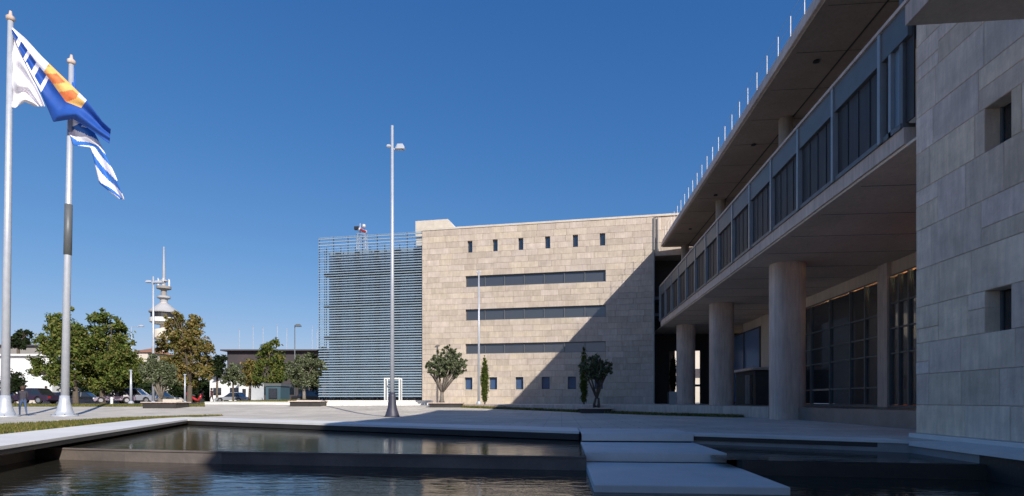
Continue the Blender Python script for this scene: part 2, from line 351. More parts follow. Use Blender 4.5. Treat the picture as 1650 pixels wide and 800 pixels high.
def blades(name, near, far, n, h, m, dz=.0, bulge=0):
    V = []; Fc = []
    for k in range(n):
        s, t = random.random(), random.random()
        a = lerp_poly(near, s); c = lerp_poly(far, s)
        r, d = a[0]*(1-t)+c[0]*t, a[1]*(1-t)+c[1]*t
        p = RD(r, d, ramp(d)+dz+bulge*math.sin(math.pi*t)*math.sin(math.pi*s)); an = random.random()*6.28; w = .02+.0006*d; hh = h*random.uniform(.5, 1.2)
        q = Vector((math.cos(an)*w, math.sin(an)*w, 0)); l = Vector((random.uniform(-.4, .4)*hh, random.uniform(-.4, .4)*hh, hh))
        i = len(V); V += [p-q, p+q, p+l]; Fc.append((i, i+1, i+2))
    b = MB(); b.v = [tuple(v) for v in V]; b.f = Fc; b.mi = [0]*len(Fc)
    return kind(b.build(name, m), 'stuff')
M['blade'] = leafmat('grass_blades', [(.14, .15, .04), (.2, .18, .06), (.09, .12, .03), (.26, .21, .08)])
# strip of lawn between coping and flagpoles
nearL = [(left_in(d)-2.05, d) for d in (2, 8, 14, 20, 26)]
farL = [(left_in(2)-6, 3.5), (left_in(8)-7, 12), (left_in(14)-6.5, 19), (left_in(20)-5, 25.5), (left_in(26)-.8, 30)]
strip('lawn', nearL, farL, M['grass'], .012, 20, 10); blades('grass', nearL, farL, 26000, .10, M['blade'], .01)
# far grass mound, asphalt parking, lawns
mn = [rd(340, 52), rd(420, 50), rd(500, 49), rd(610, 48.5)]; mf = [rd(300, 72), rd(420, 70), rd(500, 66), rd(600, 60)]
strip('lawn', mn, mf, M['grass'], .02, 16, 12, bulge=.32); blades('grass', mn, mf, 14000, .12, M['blade'], .0, .32)
strip('lawn', [rd(-200, 41), rd(120, 41), rd(330, 41)], [rd(-200, 46), rd(120, 46), rd(330, 44)], M['grass'], .01, 12, 8)
blades('grass', [rd(-200, 41), rd(120, 41), rd(330, 41)], [rd(-200, 46), rd(120, 46), rd(330, 44)], 9000, .09, M['blade'], .0)
strip('road', [rd(-900, 48), rd(330, 48)], [rd(-900, 82), rd(330, 82)], M['asphalt'], .008, 10, 10)
strip('far_ground', [rd(-2500, 84), rd(2600, 84)], [rd(-2500, 1400), rd(2600, 1400)], M['earth'], .01, 4, 8)

# terrace bed in front of the left wing
tl = [rd(1240, 26.7), rd(1100, 31), rd(1000, 34.2), rd(860, 37.8), rd(740, 41), rd(700, 46.5), rd(700, 56), rd(1300, 56), (13.2, 26.9)]
tp = [RD(*p) for p in tl]
kind(MB().prism([(p.x, p.y) for p in tp], -.2, .525).build('terrace', M['pave']), 'structure')
for i in range(4):     # kerb stones
    a, c = tp[i], tp[i+1]; dv = (c-a); L_ = dv.length; dv.normalize(); nn = Vector((dv.y, -dv.x, 0))
    if nn.y > 0: nn = -nn
    k = max(1, int(L_/2.4))
    for j in range(k):
        p0 = a+dv*(L_*j/k+.008); p1 = a+dv*(L_*(j+1)/k-.008)
        kind(MB().prism([(p0+nn*.06)[:2], (p1+nn*.06)[:2], (p1-nn*.3)[:2], (p0-nn*.3)[:2]], -.1, .55).build('kerb_stone', M['conc_light']), 'structure')
sn = [(1180, 27.6), (1100, 30.2), (1000, 33.3), (860, 36.9), (740, 40)]; sf = [(1205, 27.7), (1100, 30.9), (1000, 34.1), (860, 37.6), (740, 40.9)]
strip('verge', [rd(*p) for p in sn], [rd(*p) for p in sf], M['grass'], .02, 24, 3); blades('grass', [rd(*p) for p in sn], [rd(*p) for p in sf], 6000, .16, M['blade'], .0)
# low white retaining walls left of the bed
def lowwall(px0, d0, px1, d1, z1, th=.35, m='coping', name='low_wall', lab='', grp=None):
    a, c = P(px0, d0), P(px1, d1); dv = (c-a).normalized(); nn = Vector((-dv.y, dv.x, 0))
    z0 = min(ramp(d0), ramp(d1))-.1
    base = thing(name, ((a.x+c.x)/2, (a.y+c.y)/2, z0), lab, 'wall', grp)
    k = max(1, int((c-a).length/1.5)); L_ = (c-a).length
    for j in range(k):
        p0 = a+dv*(L_*j/k+.006); p1 = a+dv*(L_*(j+1)/k-.006)
        MB().prism([p0[:2], p1[:2], (p1+nn*th)[:2], (p0+nn*th)[:2]], z0, z1-.08).build('wall_block', M[m], base)
    MB().prism([(a-nn*.03)[:2], (c-nn*.03)[:2], (c+nn*(th+.03))[:2], (a+nn*(th+.03))[:2]], z1-.078, z1).build('wall_cap', M[m], base)
lowwall(478, 42.5, 697, 43.5, .84, lab='long low white wall at the foot of the blue louvre screen')
lowwall(330, 46.5, 474, 45, .72, lab='low white kerb wall in front of the grass mound')
lowwall(-60, 60, 300, 64, .98, m='plaster', lab='long low pinkish wall behind the flagpoles along the parking')

# ---------------------------------------------------------------- stone cladding
_pm = {}
def panel_mesh(w, h, t, m):
    k = (round(w, 3), round(h, 3), round(t, 3), m.name)
    if k not in _pm:
        c = .012; a, b2 = w/2, h/2       # chamfered front
        vs = [(-a, 0, -b2), (a, 0, -b2), (a, 0, b2), (-a, 0, b2), (-a, -t+c, -b2), (a, -t+c, -b2), (a, -t+c, b2), (-a, -t+c, b2),
              (-a+c, -t, -b2+c), (a-c, -t, -b2+c), (a-c, -t, b2-c), (-a+c, -t, b2-c)]
        fs = [(0, 1, 2, 3), (0, 4, 5, 1), (1, 5, 6, 2), (2, 6, 7, 3), (3, 7, 4, 0), (4, 8, 9, 5), (5, 9, 10, 6), (6, 10, 11, 7), (7, 11, 8, 4), (8, 11, 10, 9)]
        fs = [f[::-1] for f in fs]
        _pm[k] = MB().add(vs, fs).mesh('stone_panel', m)
    return _pm[k]
def clad(parent, org, e, rows, t0, t1, openings, m, thick, lens, gap=.014, limit=300, jit=.012, split=0):
    """org: point at t=0,z=0 on the panel back plane; e: unit direction along wall; front normal = rotated e; local -Y is outwards"""
    rz = math.atan2(e.y, e.x); nb = Vector((-e.y, e.x, 0))      # local +Y
    ps = []
    for z0, z1 in rows:
        cuts = [t0]; x = t0+random.uniform(.4, 1)*lens[0]
        while x < t1-lens[0]*.45: cuts.append(x); x += random.uniform(*lens)
        cuts.append(t1)
        segs = list(zip(cuts, cuts[1:]))
        for (o0, o1, oz0, oz1) in openings:
            if oz0 < z1-.02 and oz1 > z0+.02:
                ns = []
                for a, c in segs:
                    if c <= o0 or a >= o1: ns.append((a, c)); continue
                    if a < o0: ns.append((a, o0))
                    if c > o1: ns.append((o1, c))
                segs = ns
        for a, c in segs:
            if c-a < .03: continue
            if split and random.random() < split and z1-z0 > .7:
                zm = z0+(z1-z0)*random.choice((.4, .5, .6)); ps += [(a, c, z0, zm), (a, c, zm, z1)]
            else: ps.append((a, c, z0, z1))
    ps.sort(key=lambda p: -(p[1]-p[0])*(p[3]-p[2])); pl = wloc(parent)
    rest = MB()
    for i, (a, c, z0, z1) in enumerate(ps):
        w = round(c-a-gap, 2); h = z1-z0-gap; th = thick+random.choice((0, .3, .6, 1))*jit
        loc = org+e*((a+c)/2)+Vector((0, 0, (z0+z1)/2))
        if i < limit:
            o = bpy.data.objects.new('stone_panel', panel_mesh(w, h, th, m)); COL.objects.link(o); o.parent = parent
            o.location = loc-pl; o.rotation_euler = (0, 0, rz)
        else:
            R = Matrix.Rotation(rz, 4, 'Z'); me = panel_mesh(w, h, th, m)
            rest.add([loc+R @ v.co for v in me.vertices], [tuple(p.vertices) for p in me.polygons])
    if rest.v: kind(rest.build('small_stone_panels', m, parent), 'stuff')

# ================================================================ LEFT WING (far facade)
d0 = 47.3; r0 = (1053-CX)/F*d0
ev = Vector((-4525, 900)).normalized()
def ft(px): k = (px-CX)/F; return (k*d0-r0)/(ev.x-k*ev.y)
E = (RD(ev.x, ev.y)); E.z = 0; O1 = RD(r0, d0)                 # E points left along the facade
NF = Vector((E.y, -E.x, 0));
if NF.y > 0: NF = -NF                                           # outward, to the camera
def FP(t, z, out=0.0): p = O1+E*t+NF*out; return Vector((p.x, p.y, z))
def fdep(t): return depth(O1+E*t)
def fbox(b, t0, t1, z0, z1, o0, o1, mi=0):
    vs = [FP(t, z, o) for z in (z0, z1) for (t, o) in ((t0, o1), (t1, o1), (t1, o0), (t0, o0))]
    b.add(vs, [(0, 1, 2, 3), (4, 7, 6, 5), (0, 4, 5, 1), (1, 5, 6, 2), (2, 6, 7, 3), (3, 7, 4, 0)], mi); return b
wing = thing('office_building', FP(10, .5), 'five storey beige stone office wing with ribbon windows at the back of the plaza', 'building')
T0, T1 = 0.0, ft(682); TOP = 16.45
TH = .30
ops = []
rib = [(5.0, 5.9), (8.0, 9.0), (11.0, 12.0)]
rt0, rt1 = ft(976), ft(751.5)
for z0, z1 in rib: ops.append((rt0, rt1, z0, z1))
slits = [ft(x) for x in (971, 927.5, 883, 840, 799, 758.5)]
for t in slits: ops.append((t-.22, t+.22, 14.1, 15.15))
smalls = [ft(x) for x in (965, 922, 880, 838, 796, 756.5)]
for t in smalls: ops.append((t-.36, t+.36, 1.8, 2.9))
zz = [.5, 1.8, 2.9, 3.95, 5.0, 5.9, 6.95, 8.0, 9.0, 10.0, 11.0, 12.0, 13.05, 14.1, 15.15, 16.3]
rows = []
for a, c in zip(zz, zz[1:]):
    rows += [(a, (a+c)/2), ((a+c)/2, c)]
rz_ = math.atan2(-E.y, -E.x)
org = FP(0, 0, 0)
# cladding runs along -E so that local -Y faces the camera
clad(wing, org, -E, rows, -T1, -T0, [(-o[1], -o[0], o[2], o[3]) for o in ops], M['stone'], TH, (.9, 1.9), limit=300, gap=.007, jit=.006)
fbox(MB(), T0+.02, T1-.02, .3, 16.3, -14, -.02).build('wall', M['joint'], wing)
fbox(MB(), T0-6, T1+.03, 16.3, 16.47, -14, TH+.05).build('parapet_cap', M['cap'], wing)
for z0, z1 in rib:
    fr = MB(); fbox(fr, rt0, rt1, z0, z0+.05, 0, TH-.1); fbox(fr, rt0, rt1, z1-.05, z1, 0, TH-.1)
    w = fr.build('window_frame', M['steel'], wing)
    n_ = 7
    for k in range(n_):
        a = rt0+(rt1-rt0)*k/n_; c = rt0+(rt1-rt0)*(k+1)/n_
        fbox(MB(), a+.03, c-.03, z0+.051, z1-.051, 0, .06).build('pane', M['glass_rib'], w)
        if k: fbox(MB(), a-.028, a+.028, z0+.051, z1-.051, 0, .15).build('mullion', M['steel'], w)
for t in slits:
    w = fbox(MB(), t-.2, t+.2, 14.12, 15.13, -.01, .03).build('window', M['glass'], wing)
    fbox(MB(), t-.22, t+.22, 14.1, 14.14, .031, .12).build('sill', M['black'], w)
for t in smalls:
    w = fbox(MB(), t-.36, t+.36, 1.8, 2.9, -.01, .02).build('window', M['steel'], wing)
    fbox(MB(), t-.3, t+.3, 1.86, 2.84, .021, .05).build('pane', M['blue_panel_painted_sky'], w)  # blue sky reflection painted into the pane colour
    b = MB(); fbox(b, t-.4, t-.361, 1.76, 2.94, .1, TH+.03); fbox(b, t+.361, t+.4, 1.76, 2.94, .1, TH+.03); fbox(b, t-.36, t+.36, 2.9, 2.94, .1, TH+.03); fbox(b, t-.36, t+.36, 1.76, 1.8, .1, TH+.03)
    b.build('surround', M['cap'], w)
# upper part of the wing beyond the corner, seen over the roof of the right wing
clad(wing, FP(0, 0, 0), -E, [(13.0, 14.1), (14.1, 15.15), (15.15, 16.3)], .12, 6, [], M['stone'], TH-.06, (1.1, 1.8), limit=30)
fbox(MB(), -6, -.1, 13.2, 16.3, -14, -.02).build('wall', M['joint'], wing)
for tt in (-.02, -.35): MB().tube([FP(tt, .6 if tt > -.1 else 13.2, TH+.08), FP(tt, 16.2, TH+.08)], .05, 8).build('downpipe', M['steel_light'], wing)
# penthouse box with slanting white flank
pa, pb, pc = ft(658), ft(712), ft(733)
b = MB(); fr = -1.8
zz0, zz1 = 16.47, 17.95
vs = [FP(pa, zz0, fr), FP(pc, zz0, fr), FP(pb, zz1, fr), FP(pa, zz1, fr), FP(pa, zz0, fr-5), FP(pc, zz0, fr-5), FP(pb, zz1, fr-5), FP(pa, zz1, fr-5)]
b.add(vs, [(0, 1, 2, 3), (7, 6, 5, 4), (3, 2, 6, 7), (4, 5, 1, 0), (0, 3, 7, 4)]); b.add(vs, [(1, 5, 6, 2)], 1)
b.build('rooftop_penthouse', [M['cap'], M['white']], wing)
# roof slab/support of penthouse over the louvre part
fbox(MB(), T1+.05, pa, 15.6, 16.5, -6, fr-.2).build('penthouse_base', M['cap'], wing)

# louvre screen on the glass part
sc0, sc1 = T1+.06, ft(515); gz = 15.35
gl0, gl1 = T1+.03, ft(519)
scr = wing
fbox(MB(), gl0, gl1, .3, 15.3, -14, -1.3).build('glass_volume', M['glass_blue'], wing)
for k, z in enumerate((3.95, 6.95, 10.0, 13.05)):
    fbox(MB(), gl0, gl1+.25, z-.22, z+.05, -1.29, -.75).build('floor_edge', M['steel'], wing)
for k in range(5):
    t = gl0+(gl1-gl0)*(k+.5)/5
    fbox(MB(), t-.22, t+.22, 1, 15.2, -1.29, -1.05).build('column', M['steel'], wing)
nl = 60
for k in range(nl):
    z = 1.15+(15.2-1.15)*k/(nl-1)
    vs = [FP(t, z+dz_, o) for (dz_, o) in ((.0, .26), (.015, .28), (.13, .12), (.115, .10)) for t in (sc0, sc1)]
    MB().add(vs, [(0, 1, 3, 2), (2, 3, 5, 4), (4, 5, 7, 6), (6, 7, 1, 0), (0, 2, 4, 6), (1, 7, 5, 3)]).build('louvre', M['louvre'], wing)
for z in (15.5, 15.8, 16.1):
    fbox(MB(), sc0, sc1, z, z+.09, .1, .2).build('louvre', M['louvre'], wing)
for k in range(15):
    t = sc0+(sc1-sc0)*k/14
    fbox(MB(), t-.025, t+.025, .95, 16.35 if k % 2 == 0 else 15.4, .0, .07).build('screen_post', M['steel_light'] if k in (0, 14) else M['steel'], wing)
for z in (16.3, 15.9): fbox(MB(), sc0, sc1, z, z+.04, .01, .05).build('screen_rail', M['louvre'], wing)
fbox(MB(), T1+.02, sc1-.2, .45, 1.0, -1.3, -.2).build('screen_base', M['black'], wing)
# side return of the screen
for k in range(nl):
    z = 1.15+(15.2-1.15)*k/(nl-1)
for k in (1, 2, 3):
    fbox(MB(), sc1-.03, sc1+.03, .95, 15.4, -k*.9-.05, -k*.9).build('screen_post', M['steel_light'], wing)
# rooftop siren mast
mp_ = FP(ft(571), 15.4, -1.6)
mast = thing('rooftop_aerial_mast', mp_, 'small white lattice mast with red and black beacons on the roof of the louvred tower', 'mast')
b = MB()
for dx, dy in ((-.45, -.3), (.45, -.3), (.45, .3), (-.45, .3)): b.tube([mp_+Vector((dx, dy, 0)), mp_+Vector((dx*.8, dy*.8, 1.6))], .035, 6)
for k in range(4):
    z = .1+k*.48
    for (a, c) in (((-.45, -.3), (.45, -.3)), ((.45, -.3), (.45, .3)), ((.45, .3), (-.45, .3)), ((-.45, .3), (-.45, -.3))):
        b.tube([mp_+Vector((*a, z)), mp_+Vector((*c, z))], .028, 5)
        if k < 3: b.tube([mp_+Vector((*a, z)), mp_+Vector((*c, z+.48))], .02, 5)
b.build('lattice', M['galv'], mast)
b = MB()
for dx, z, r in ((-.25, 2.0, .17), (.2, 2.3, .2), (.1, 1.85, .15), (.38, 1.75, .16)): b.lathe([(r*.5, -r), (r, -r*.5), (r, r*.6), (r*.4, r)], mp_+Vector((dx, -.1, z)), 10)
b.tube([mp_+Vector((-.2, 0, 1.5)), mp_+Vector((-.2, 0, 2.6))], .05, 6); b.build('antenna_drum', M['galv'], mast, smooth=True)
MB().tube([mp_+Vector((-.1, -.2, 1.95)), mp_+Vector((.45, -.3, 1.7))], .1, 8).build('beacon', M['redlens'], mast)
MB().box(mp_.x-.7, mp_.x-.25, mp_.y-.3, mp_.y, 17.35, 17.65).build('horn', M['black'], mast)

# ================================================================ RIGHT WING
XE, XC, XG = 8.17, 10.05, 14.5
hall = thing('city_hall_building', (12, 30, 0), 'large city hall wing with stone end block, gallery and tall columned porch on the right', 'building')
YN, YF = 13.72, 57.0
def hb(name, x0, x1, y0, y1, z0, z1, m, **k): return MB().box(x0, x1, y0, y1, z0, z1).build(name, m, hall, **k)
YE = 46.3   # where the gallery meets the far facade
hb('stylobate', 10.3, 30, YN, 56, -.3, .545, M['granite'])
hb('floor_slab', XE, 30, YN+.45, YE+.9, 7.0, 7.4, M['conc_light'])
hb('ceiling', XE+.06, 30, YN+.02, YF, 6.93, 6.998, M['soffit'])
# roof slab : sloping fascia
b = MB(); b.add([(XE, y, 13.5) for y in (YN-.0, YE+.65)]+[(XE-.02, y, 13.52) for y in (YN, YE+.65)]+[(XE+.12, y, 14.08) for y in (YN, YE+.65)]+[(30, y, 14.08) for y in (YN, YE+.65)]+[(30, y, 13.5) for y in (YN, YE+.65)],
    [(0, 1, 3, 2), (2, 3, 5, 4), (4, 5, 7, 6), (6, 7, 9, 8), (8, 9, 1, 0), (0, 2, 4, 6, 8), (9, 7, 5, 3, 1)])
b.build('roof', M['conc_light'], hall)
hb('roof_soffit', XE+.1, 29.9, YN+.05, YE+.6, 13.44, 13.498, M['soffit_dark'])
for k, yy in enumerate([YN+4.5+3.4*j for j in range(10)]):
    o = MB().lathe([(.11, 0), (.115, -.05), (.08, -.06)], (9.4 if k % 2 else 10.9, yy, 13.44), 12).build('downlight', M['black'], hall)
for k in range(1, 14):
    hb('soffit_joint', XE+.3, 12.5, YN+2.45*k, YN+2.45*k+.012, 13.432, 13.441, M['darkwall'])
    hb('soffit_joint', XE+.3, XG-.1, YN+2.45*k+.5, YN+2.45*k+.512, 6.922, 6.931, M['darkwall'])
hb('soffit_joint', 10.2, 10.26, YN+.2, YE+.4, 13.425, 13.441, M['darkwall'])
# inner bodies
hb('upper_wall', 12.6, 29, YN+.2, YE+.5, 7.41, 13.44, M['soffit'])
hb('lintel_wall', XG-.02, 29, YN+.1, 46.2, 6.3, 6.93, M['soffit'])
# columns: near-circular piers, lower and upper
cds = [15.0, 25.0, 35.25, 45.4, 53.5]
for d in cds[1:]:
    c = Vector((XC, (d+XC*SA)/CA, 0))
    pr = []
    for k in range(24):
        a = k*math.pi/12; pr.append((c.x+.72*math.copysign(abs(math.cos(a))**.72, math.cos(a)), c.y+.6*math.copysign(abs(math.sin(a))**.72, math.sin(a))))
    MB().prism(pr, -.05, 6.935).build('column', M['conc_light'], hall)
for d in cds[:4]:
    c = Vector((XC, (d+XC*SA)/CA, 0))
    MB().lathe([(.3, 7.4), (.3, 13.45)], (c.x-.05, c.y, 0), 20).build('upper_column', M['conc'], hall, smooth=True)
# gallery
ys = [(7382/dx) for dx in (517,)]
posts = []
d = 14.28
while d < 47.0:
    posts.append((d+XE*SA)/CA); d += 2.47
hb('gallery_beam', XE-.06, XE+.22, YN+.2, YE+.6, 9.45, 10.2, M['steel'])
hb('gallery_rail', XE-.12, XE+.3, YN+.1, YE+.6, 10.2, 10.29, M['conc_light'])
hb('gallery_sill', XE-.05, XE+.3, YN+.5, YE+.6, 7.4, 7.52, M['steel'])
for i, y in enumerate(posts):
    hb('gallery_post', XE-.1, XE+.14, y-.06, y+.06, 7.4, 10.32, M['steel_light'])
    hb('gallery_post_flange', XE+.08, XE+.2, y+.07, y+.13, 7.5, 9.45, M['steel'])
    if i+1 < len(posts):
        y2 = posts[i+1]
        p = hb('gallery_panel', XE+.05, XE+.075, y+.07, y2-.07, 7.53, 9.44, M['glass_gal'])
        for s_ in (1, 2, 3):
            yy = y+.1+(y2-y-.2)*s_/4
            MB().box(XE+.03, XE+.049, yy-.012, yy+.012, 7.53, 9.44).build('glazing_bar', M['black'], p)
# near end of gallery
hb('gallery_post', XE-.05, XE+.1, 14.62, 14.72, 7.4, 10.2, M['steel_light'])
hb('gallery_post', XE-.02, XE+.12, 14.18, 14.32, 7.4, 13.44, M['steel'])
hb('gallery_end_panel', XE+.05, XE+.08, 14.33, 14.61, 7.5, 10.2, M['glass_blue'])
hb('gallery_end_panel', XE+.05, XE+.08, 14.73, posts[0]-.1, 7.5, 9.44, M['glass_gal'])
hb('gallery_end_panel', XE+.05, XE+.08, YN+.14, 14.17, 7.5, 13.3, M['glass_gal'])
hb('gallery_end_wall', XE+.3, 12.6, 14.05, 14.15, 7.5, 13.4, M['darkwall'])
# roof edge posts
d = 18.5-1.2*4
while d < 47.5:
    y = (d+XE*SA)/CA
    MB().tube([(XE+.35, y, 14.0), (XE+.35, y, 15.2)], .016, 6).build('roof_post', M['white'], hall); d += 1.2
for z in (14.5, 14.9, 15.3): MB().tube([(XE+.35, 14.2, z), (XE+.35, YE+.5, z)], .006, 4).build('roof_wire', M['steel_light'], hall)
# ground floor glazing X=XG
def gy(px): dd = 903.5*XG/(px-905); return (dd+XG*SA)/CA
def bay(ya, yb, zs, mull, fm='steel', gm='glass'):
    w = MB().box(XG-.1, XG+.05, ya, yb, zs[0]-.08, zs[0]).build('window_frame', M[fm], hall)
    MB().box(XG-.1, XG+.05, ya, yb, zs[-1], zs[-1]+.06).build('head', M[fm], w)
    ys_ = [ya]+mull+[yb]
    for y in ys_: MB().box(XG-.12, XG+.06, y-.04, y+.04, zs[0], zs[-1]).build('mullion', M[fm], w)
    for z in zs[1:-1]:
        MB().box(XG-.09, XG+.04, ya+.04, yb-.04, z-.03, z+.03).build('transom', M[fm], w)
    for a, c in zip(ys_, ys_[1:]):
        for z0, z1 in zip(zs, zs[1:]): MB().box(XG-.02, XG, a+.045, c-.045, z0+.035, z1-.035).build('pane', M[gm], w)
zs = [.64, 1.44, 2.9, 3.76, 4.73, 6.28]
bay(gy(1420), gy(1297), zs, [gy(1397), gy(1373), gy(1340), gy(1309)])
hb('pier', XG-.2, XG+.3, gy(1437), gy(1420)-.06, .5, 6.93, M['conc_light'])
bay(gy(1560), gy(1438), [.64, 2.9, 4.0, 5.1, 6.28], [gy(1500), gy(1468), gy(1452)])
bay(gy(1226), gy(1176), [.64, 3.2, 6.2], [gy(1200)], gm='sky_reflect_tint')
hb('pier', XG-.1, XG+.3, gy(1297)+.05, gy(1262), .5, 6.93, M['conc_light'])
hb('wall_panel', XG-.05, XG+.2, gy(1262)+.01, gy(1227)-.05, .5, 6.93, M['soffit'])
hb('wall_panel', XG-.05, XG+.2, gy(1175)+.05, 56, .5, 6.93, M['soffit'])
hb('plinth', XG-.15, XG+.2, YN+.1, 46, .5, .56, M['granite'])
# entrance vestibule between second and first column
v = MB().box(12.2, 14.2, 36.5, 40.5, .55, 2.75).build('vestibule', M['darkwall'], hall)
MB().box(11.9, 14.3, 36.2, 40.8, 2.76, 2.92).build('vestibule_roof', M['conc_light'], v)
MB().box(12.17, 12.19, 37, 38.4, .6, 2.5).build('vestibule_door', M['glass'], v)
# interior behind glazing
hb('interior_floor', XG+.25, 24, 14, 45, .5, .57, M['conc'])
hb('interior_wall', 24, 24.3, 14, 45, .5, 7, M['darkwall'])
for z0_, z1_ in ((.6, 1.9), (2.0, 3.1), (3.25, 4.3), (4.7, 6.3)):
    for y0_ in (20.0, 21.7, 23.4, 25.1, 26.8):
        hb('wooden_panel', XG+.9, XG+.97, y0_, y0_+1.6, z0_, z1_, M['wood'])
for y_ in (21.0, 22.5, 24.0, 25.4, 27.0, 29.5, 32): hb('ceiling_lamp', XG+.45, XG+.62, y_, y_+1.1, 6.2, 6.25, M['lamp_glow'])
hb('wooden_cabinet', 17.6, 18.4, 19.5, 27.5, .57, 2.2, M['wood'])
hb('wooden_bulkhead', 15.6, 15.9, 24.0, 36, 4.9, 5.8, M['wood'])
for z in (1.7, 3.0, 4.2): hb('wooden_shelf', 16.1, 17.1, 16.4, 20.2, z, z+.25, M['wood'])
hb('blue_partition', 15.6, 15.8, 29.5, 33.5, .57, 3.2, M['blue_panel_painted_sky'])
# passage end: dark screen wall with slots
yb_ = 52.5
segs = [(7.0, 8.7), (9.05, 10.9), (11.9, 13.8), (14.25, 29)]
def bx(px, y=yb_):   # X where column px meets plane Y=y
    lo, hi = -50, 80
    for _ in range(50):
        m = (lo+hi)/2; q = CX+F*(m*CA+y*SA)/(-m*SA+y*CA)
        if q < px: lo = m
        else: hi = m
    return lo
cuts = [bx(1030), bx(1050), bx(1055.5), bx(1078), bx(1094), bx(1117), bx(1129), bx(1300)]
for a, c in ((0, 1), (2, 3), (4, 5), (6, 7)): hb('passage_wall', cuts[a], cuts[c], yb_, yb_+.35, .5, 5.4, M['darkwall'])
hb('passage_wall', cuts[0], cuts[7], yb_, yb_+.35, 5.4, 6.92, M['darkwall'])
for a, c in ((1, 2), (5, 6)): hb('passage_rail', cuts[a], cuts[c], yb_+.1, yb_+.2, 2.1, 2.3, M['steel'])
hb('upper_end_wall', bx(1052, 50.5), 29, 50.5, 50.8, 7.0, 13.4, M['darkwall'])
for z in (9.4, 8.0): hb('balcony_edge', bx(1050, 49), 10, 48.4, 50.4, z, z+.25, M['steel'])
hb('passage_planter', bx(1077, 51), bx(1095, 51), 50.6, 51.4, .5, 1.6, M['white'])

# stone end block
hb('end_block_core', XE+.38, 29, -6, YN-.02, -.2, 17.35, M['joint'])
hb('end_block_core', XE+.38, 29, -38, -6.01, -.2, 16.0, M['joint'])
hb('end_block_cap', XE-.05, 29.1, -38, -6.02, 16.0, 16.15, M['cap'])
hb('end_block_cap', XE-.05, 29.1, -6, YN+.02, 17.35, 17.5, M['cap'])
hb('end_block_plinth', XE-.14, XE+.4, -8, YN+.02, -.05, .1, M['slab'])
def wy(px): dd = 7382/(px-905.); return (dd+XE*SA)/CA
wins = [(wy(1628), wy(1585.5), 5.66, 6.52), (wy(1628), wy(1585.5), 2.16, 2.98)]
rowsN = [.1, .75, 1.45, 2.16, 2.98, 3.85, 4.75, 5.66, 6.52, 7.35, 8.2, 9.0, 9.8, 10.7, 11.6, 12.5, 13.42]
clad(hall, Vector((XE+.37, 0, 0)), Vector((0, -1, 0)), list(zip(rowsN, rowsN[1:])), -YN, -3.2, [(-w[1], -w[0], w[2], w[3]) for w in wins], M['stone_near'], .36, (.8, 1.5), gap=.005, limit=300, jit=.006, split=.25)
hb('end_block_face', XE+.02, XE+.37, -38, 3.15, .1, 16.0, M['stone_near'])
hb('end_block_face', XE+.03, XE+.37, -6, YN-.02, 16.01, 17.35, M['stone_near'])
hb('end_block_face', XE+.03, XE+.37, 3.2, YN-.02, 13.46, 16.0, M['stone_near'])
hb('end_block_return', XE+.4, 12.5, YN-.03, YN+.12, .5, 13.4, M['stone_near'])
for (a, c, z0, z1) in wins:
    w = hb('window', XE+.34, XE+.385, a, c, z0, z1, M['black'])
    MB().box(XE+.325, XE+.339, a+.03, c-.04, z0+.03, z1-.03).build('pane', M['glass'], w)
    MB().box(XE+.29, XE+.338, c-.04, c, z0, z1).build('frame', M['steel'], w); MB().box(XE+.29, XE+.338, a, a+.03, z0, z1).build('frame', M['steel'], w)
# canopy over the pool at the end block
cz = H0+6.3
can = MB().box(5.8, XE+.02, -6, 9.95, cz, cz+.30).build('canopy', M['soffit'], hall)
MB().box(5.76, 5.8, -6, 9.95, cz-.003, cz+.33).build('canopy_fascia', M['conc_light'], can)

# distant sunlit block behind the passage
bb = P(1095, 92, .5)
t = thing('office_building', bb, 'pale sunlit building glimpsed through the dark passage under the right wing', 'building')
MB().box(bb.x-9, bb.x+14, bb.y, bb.y+10, .4, 12).build('wall', M['plaster'], t)
for k in range(4): MB().box(bb.x-6+k*4, bb.x-4.6+k*4, bb.y-.03, bb.y+.05, 4.5, 6).build('window', M['glass'], t)

# ================================================================ vegetation
def crown_mesh(blobs, n, leaf, mt, parent, nclump=60, sig=.33, name='crown', flat=1.0):
    bl = np.array([(b_[0], b_[1], b_[2], b_[3]) for b_ in blobs]); w = bl[:, 3]**2.2; w /= w.sum()
    ci = np.random.choice(len(bl), nclump, p=w)
    dirs = np.random.normal(size=(nclump, 3)); dirs /= np.linalg.norm(dirs, axis=1)[:, None]
    rad = np.random.rand(nclump)**.45
    cc = bl[ci, :3]+dirs*(rad*bl[ci, 3])[:, None]
    cs = bl[ci, 3]*sig*np.random.uniform(.6, 1.3, nclump)
    k = np.random.randint(0, nclump, n)
    pts = cc[k]+np.random.normal(size=(n, 3))*cs[k][:, None]*.62
    u = np.random.normal(size=(n, 3)); u /= np.linalg.norm(u, axis=1)[:, None]
    q = np.random.normal(size=(n, 3)); v_ = np.cross(u, q); v_ /= np.linalg.norm(v_, axis=1)[:, None]
    s = leaf*np.random.uniform(.6, 1.4, n)[:, None]
    V = np.stack([pts-u*s-v_*s*.1, pts-v_*s*.45, pts+u*s, pts+v_*s*.45], 1).reshape(-1, 3)
    V -= np.array(wloc(parent))
    me = bpy.data.meshes.new(name); me.vertices.add(4*n); me.vertices.foreach_set('co', V.ravel())
    me.loops.add(4*n); me.loops.foreach_set('vertex_index', np.arange(4*n)); me.polygons.add(n)
    me.polygons.foreach_set('loop_start', np.arange(0, 4*n, 4)); me.update(calc_edges=True); me.materials.append(mt)
    o = bpy.data.objects.new(name, me); COL.objects.link(o); o.parent = parent; return o
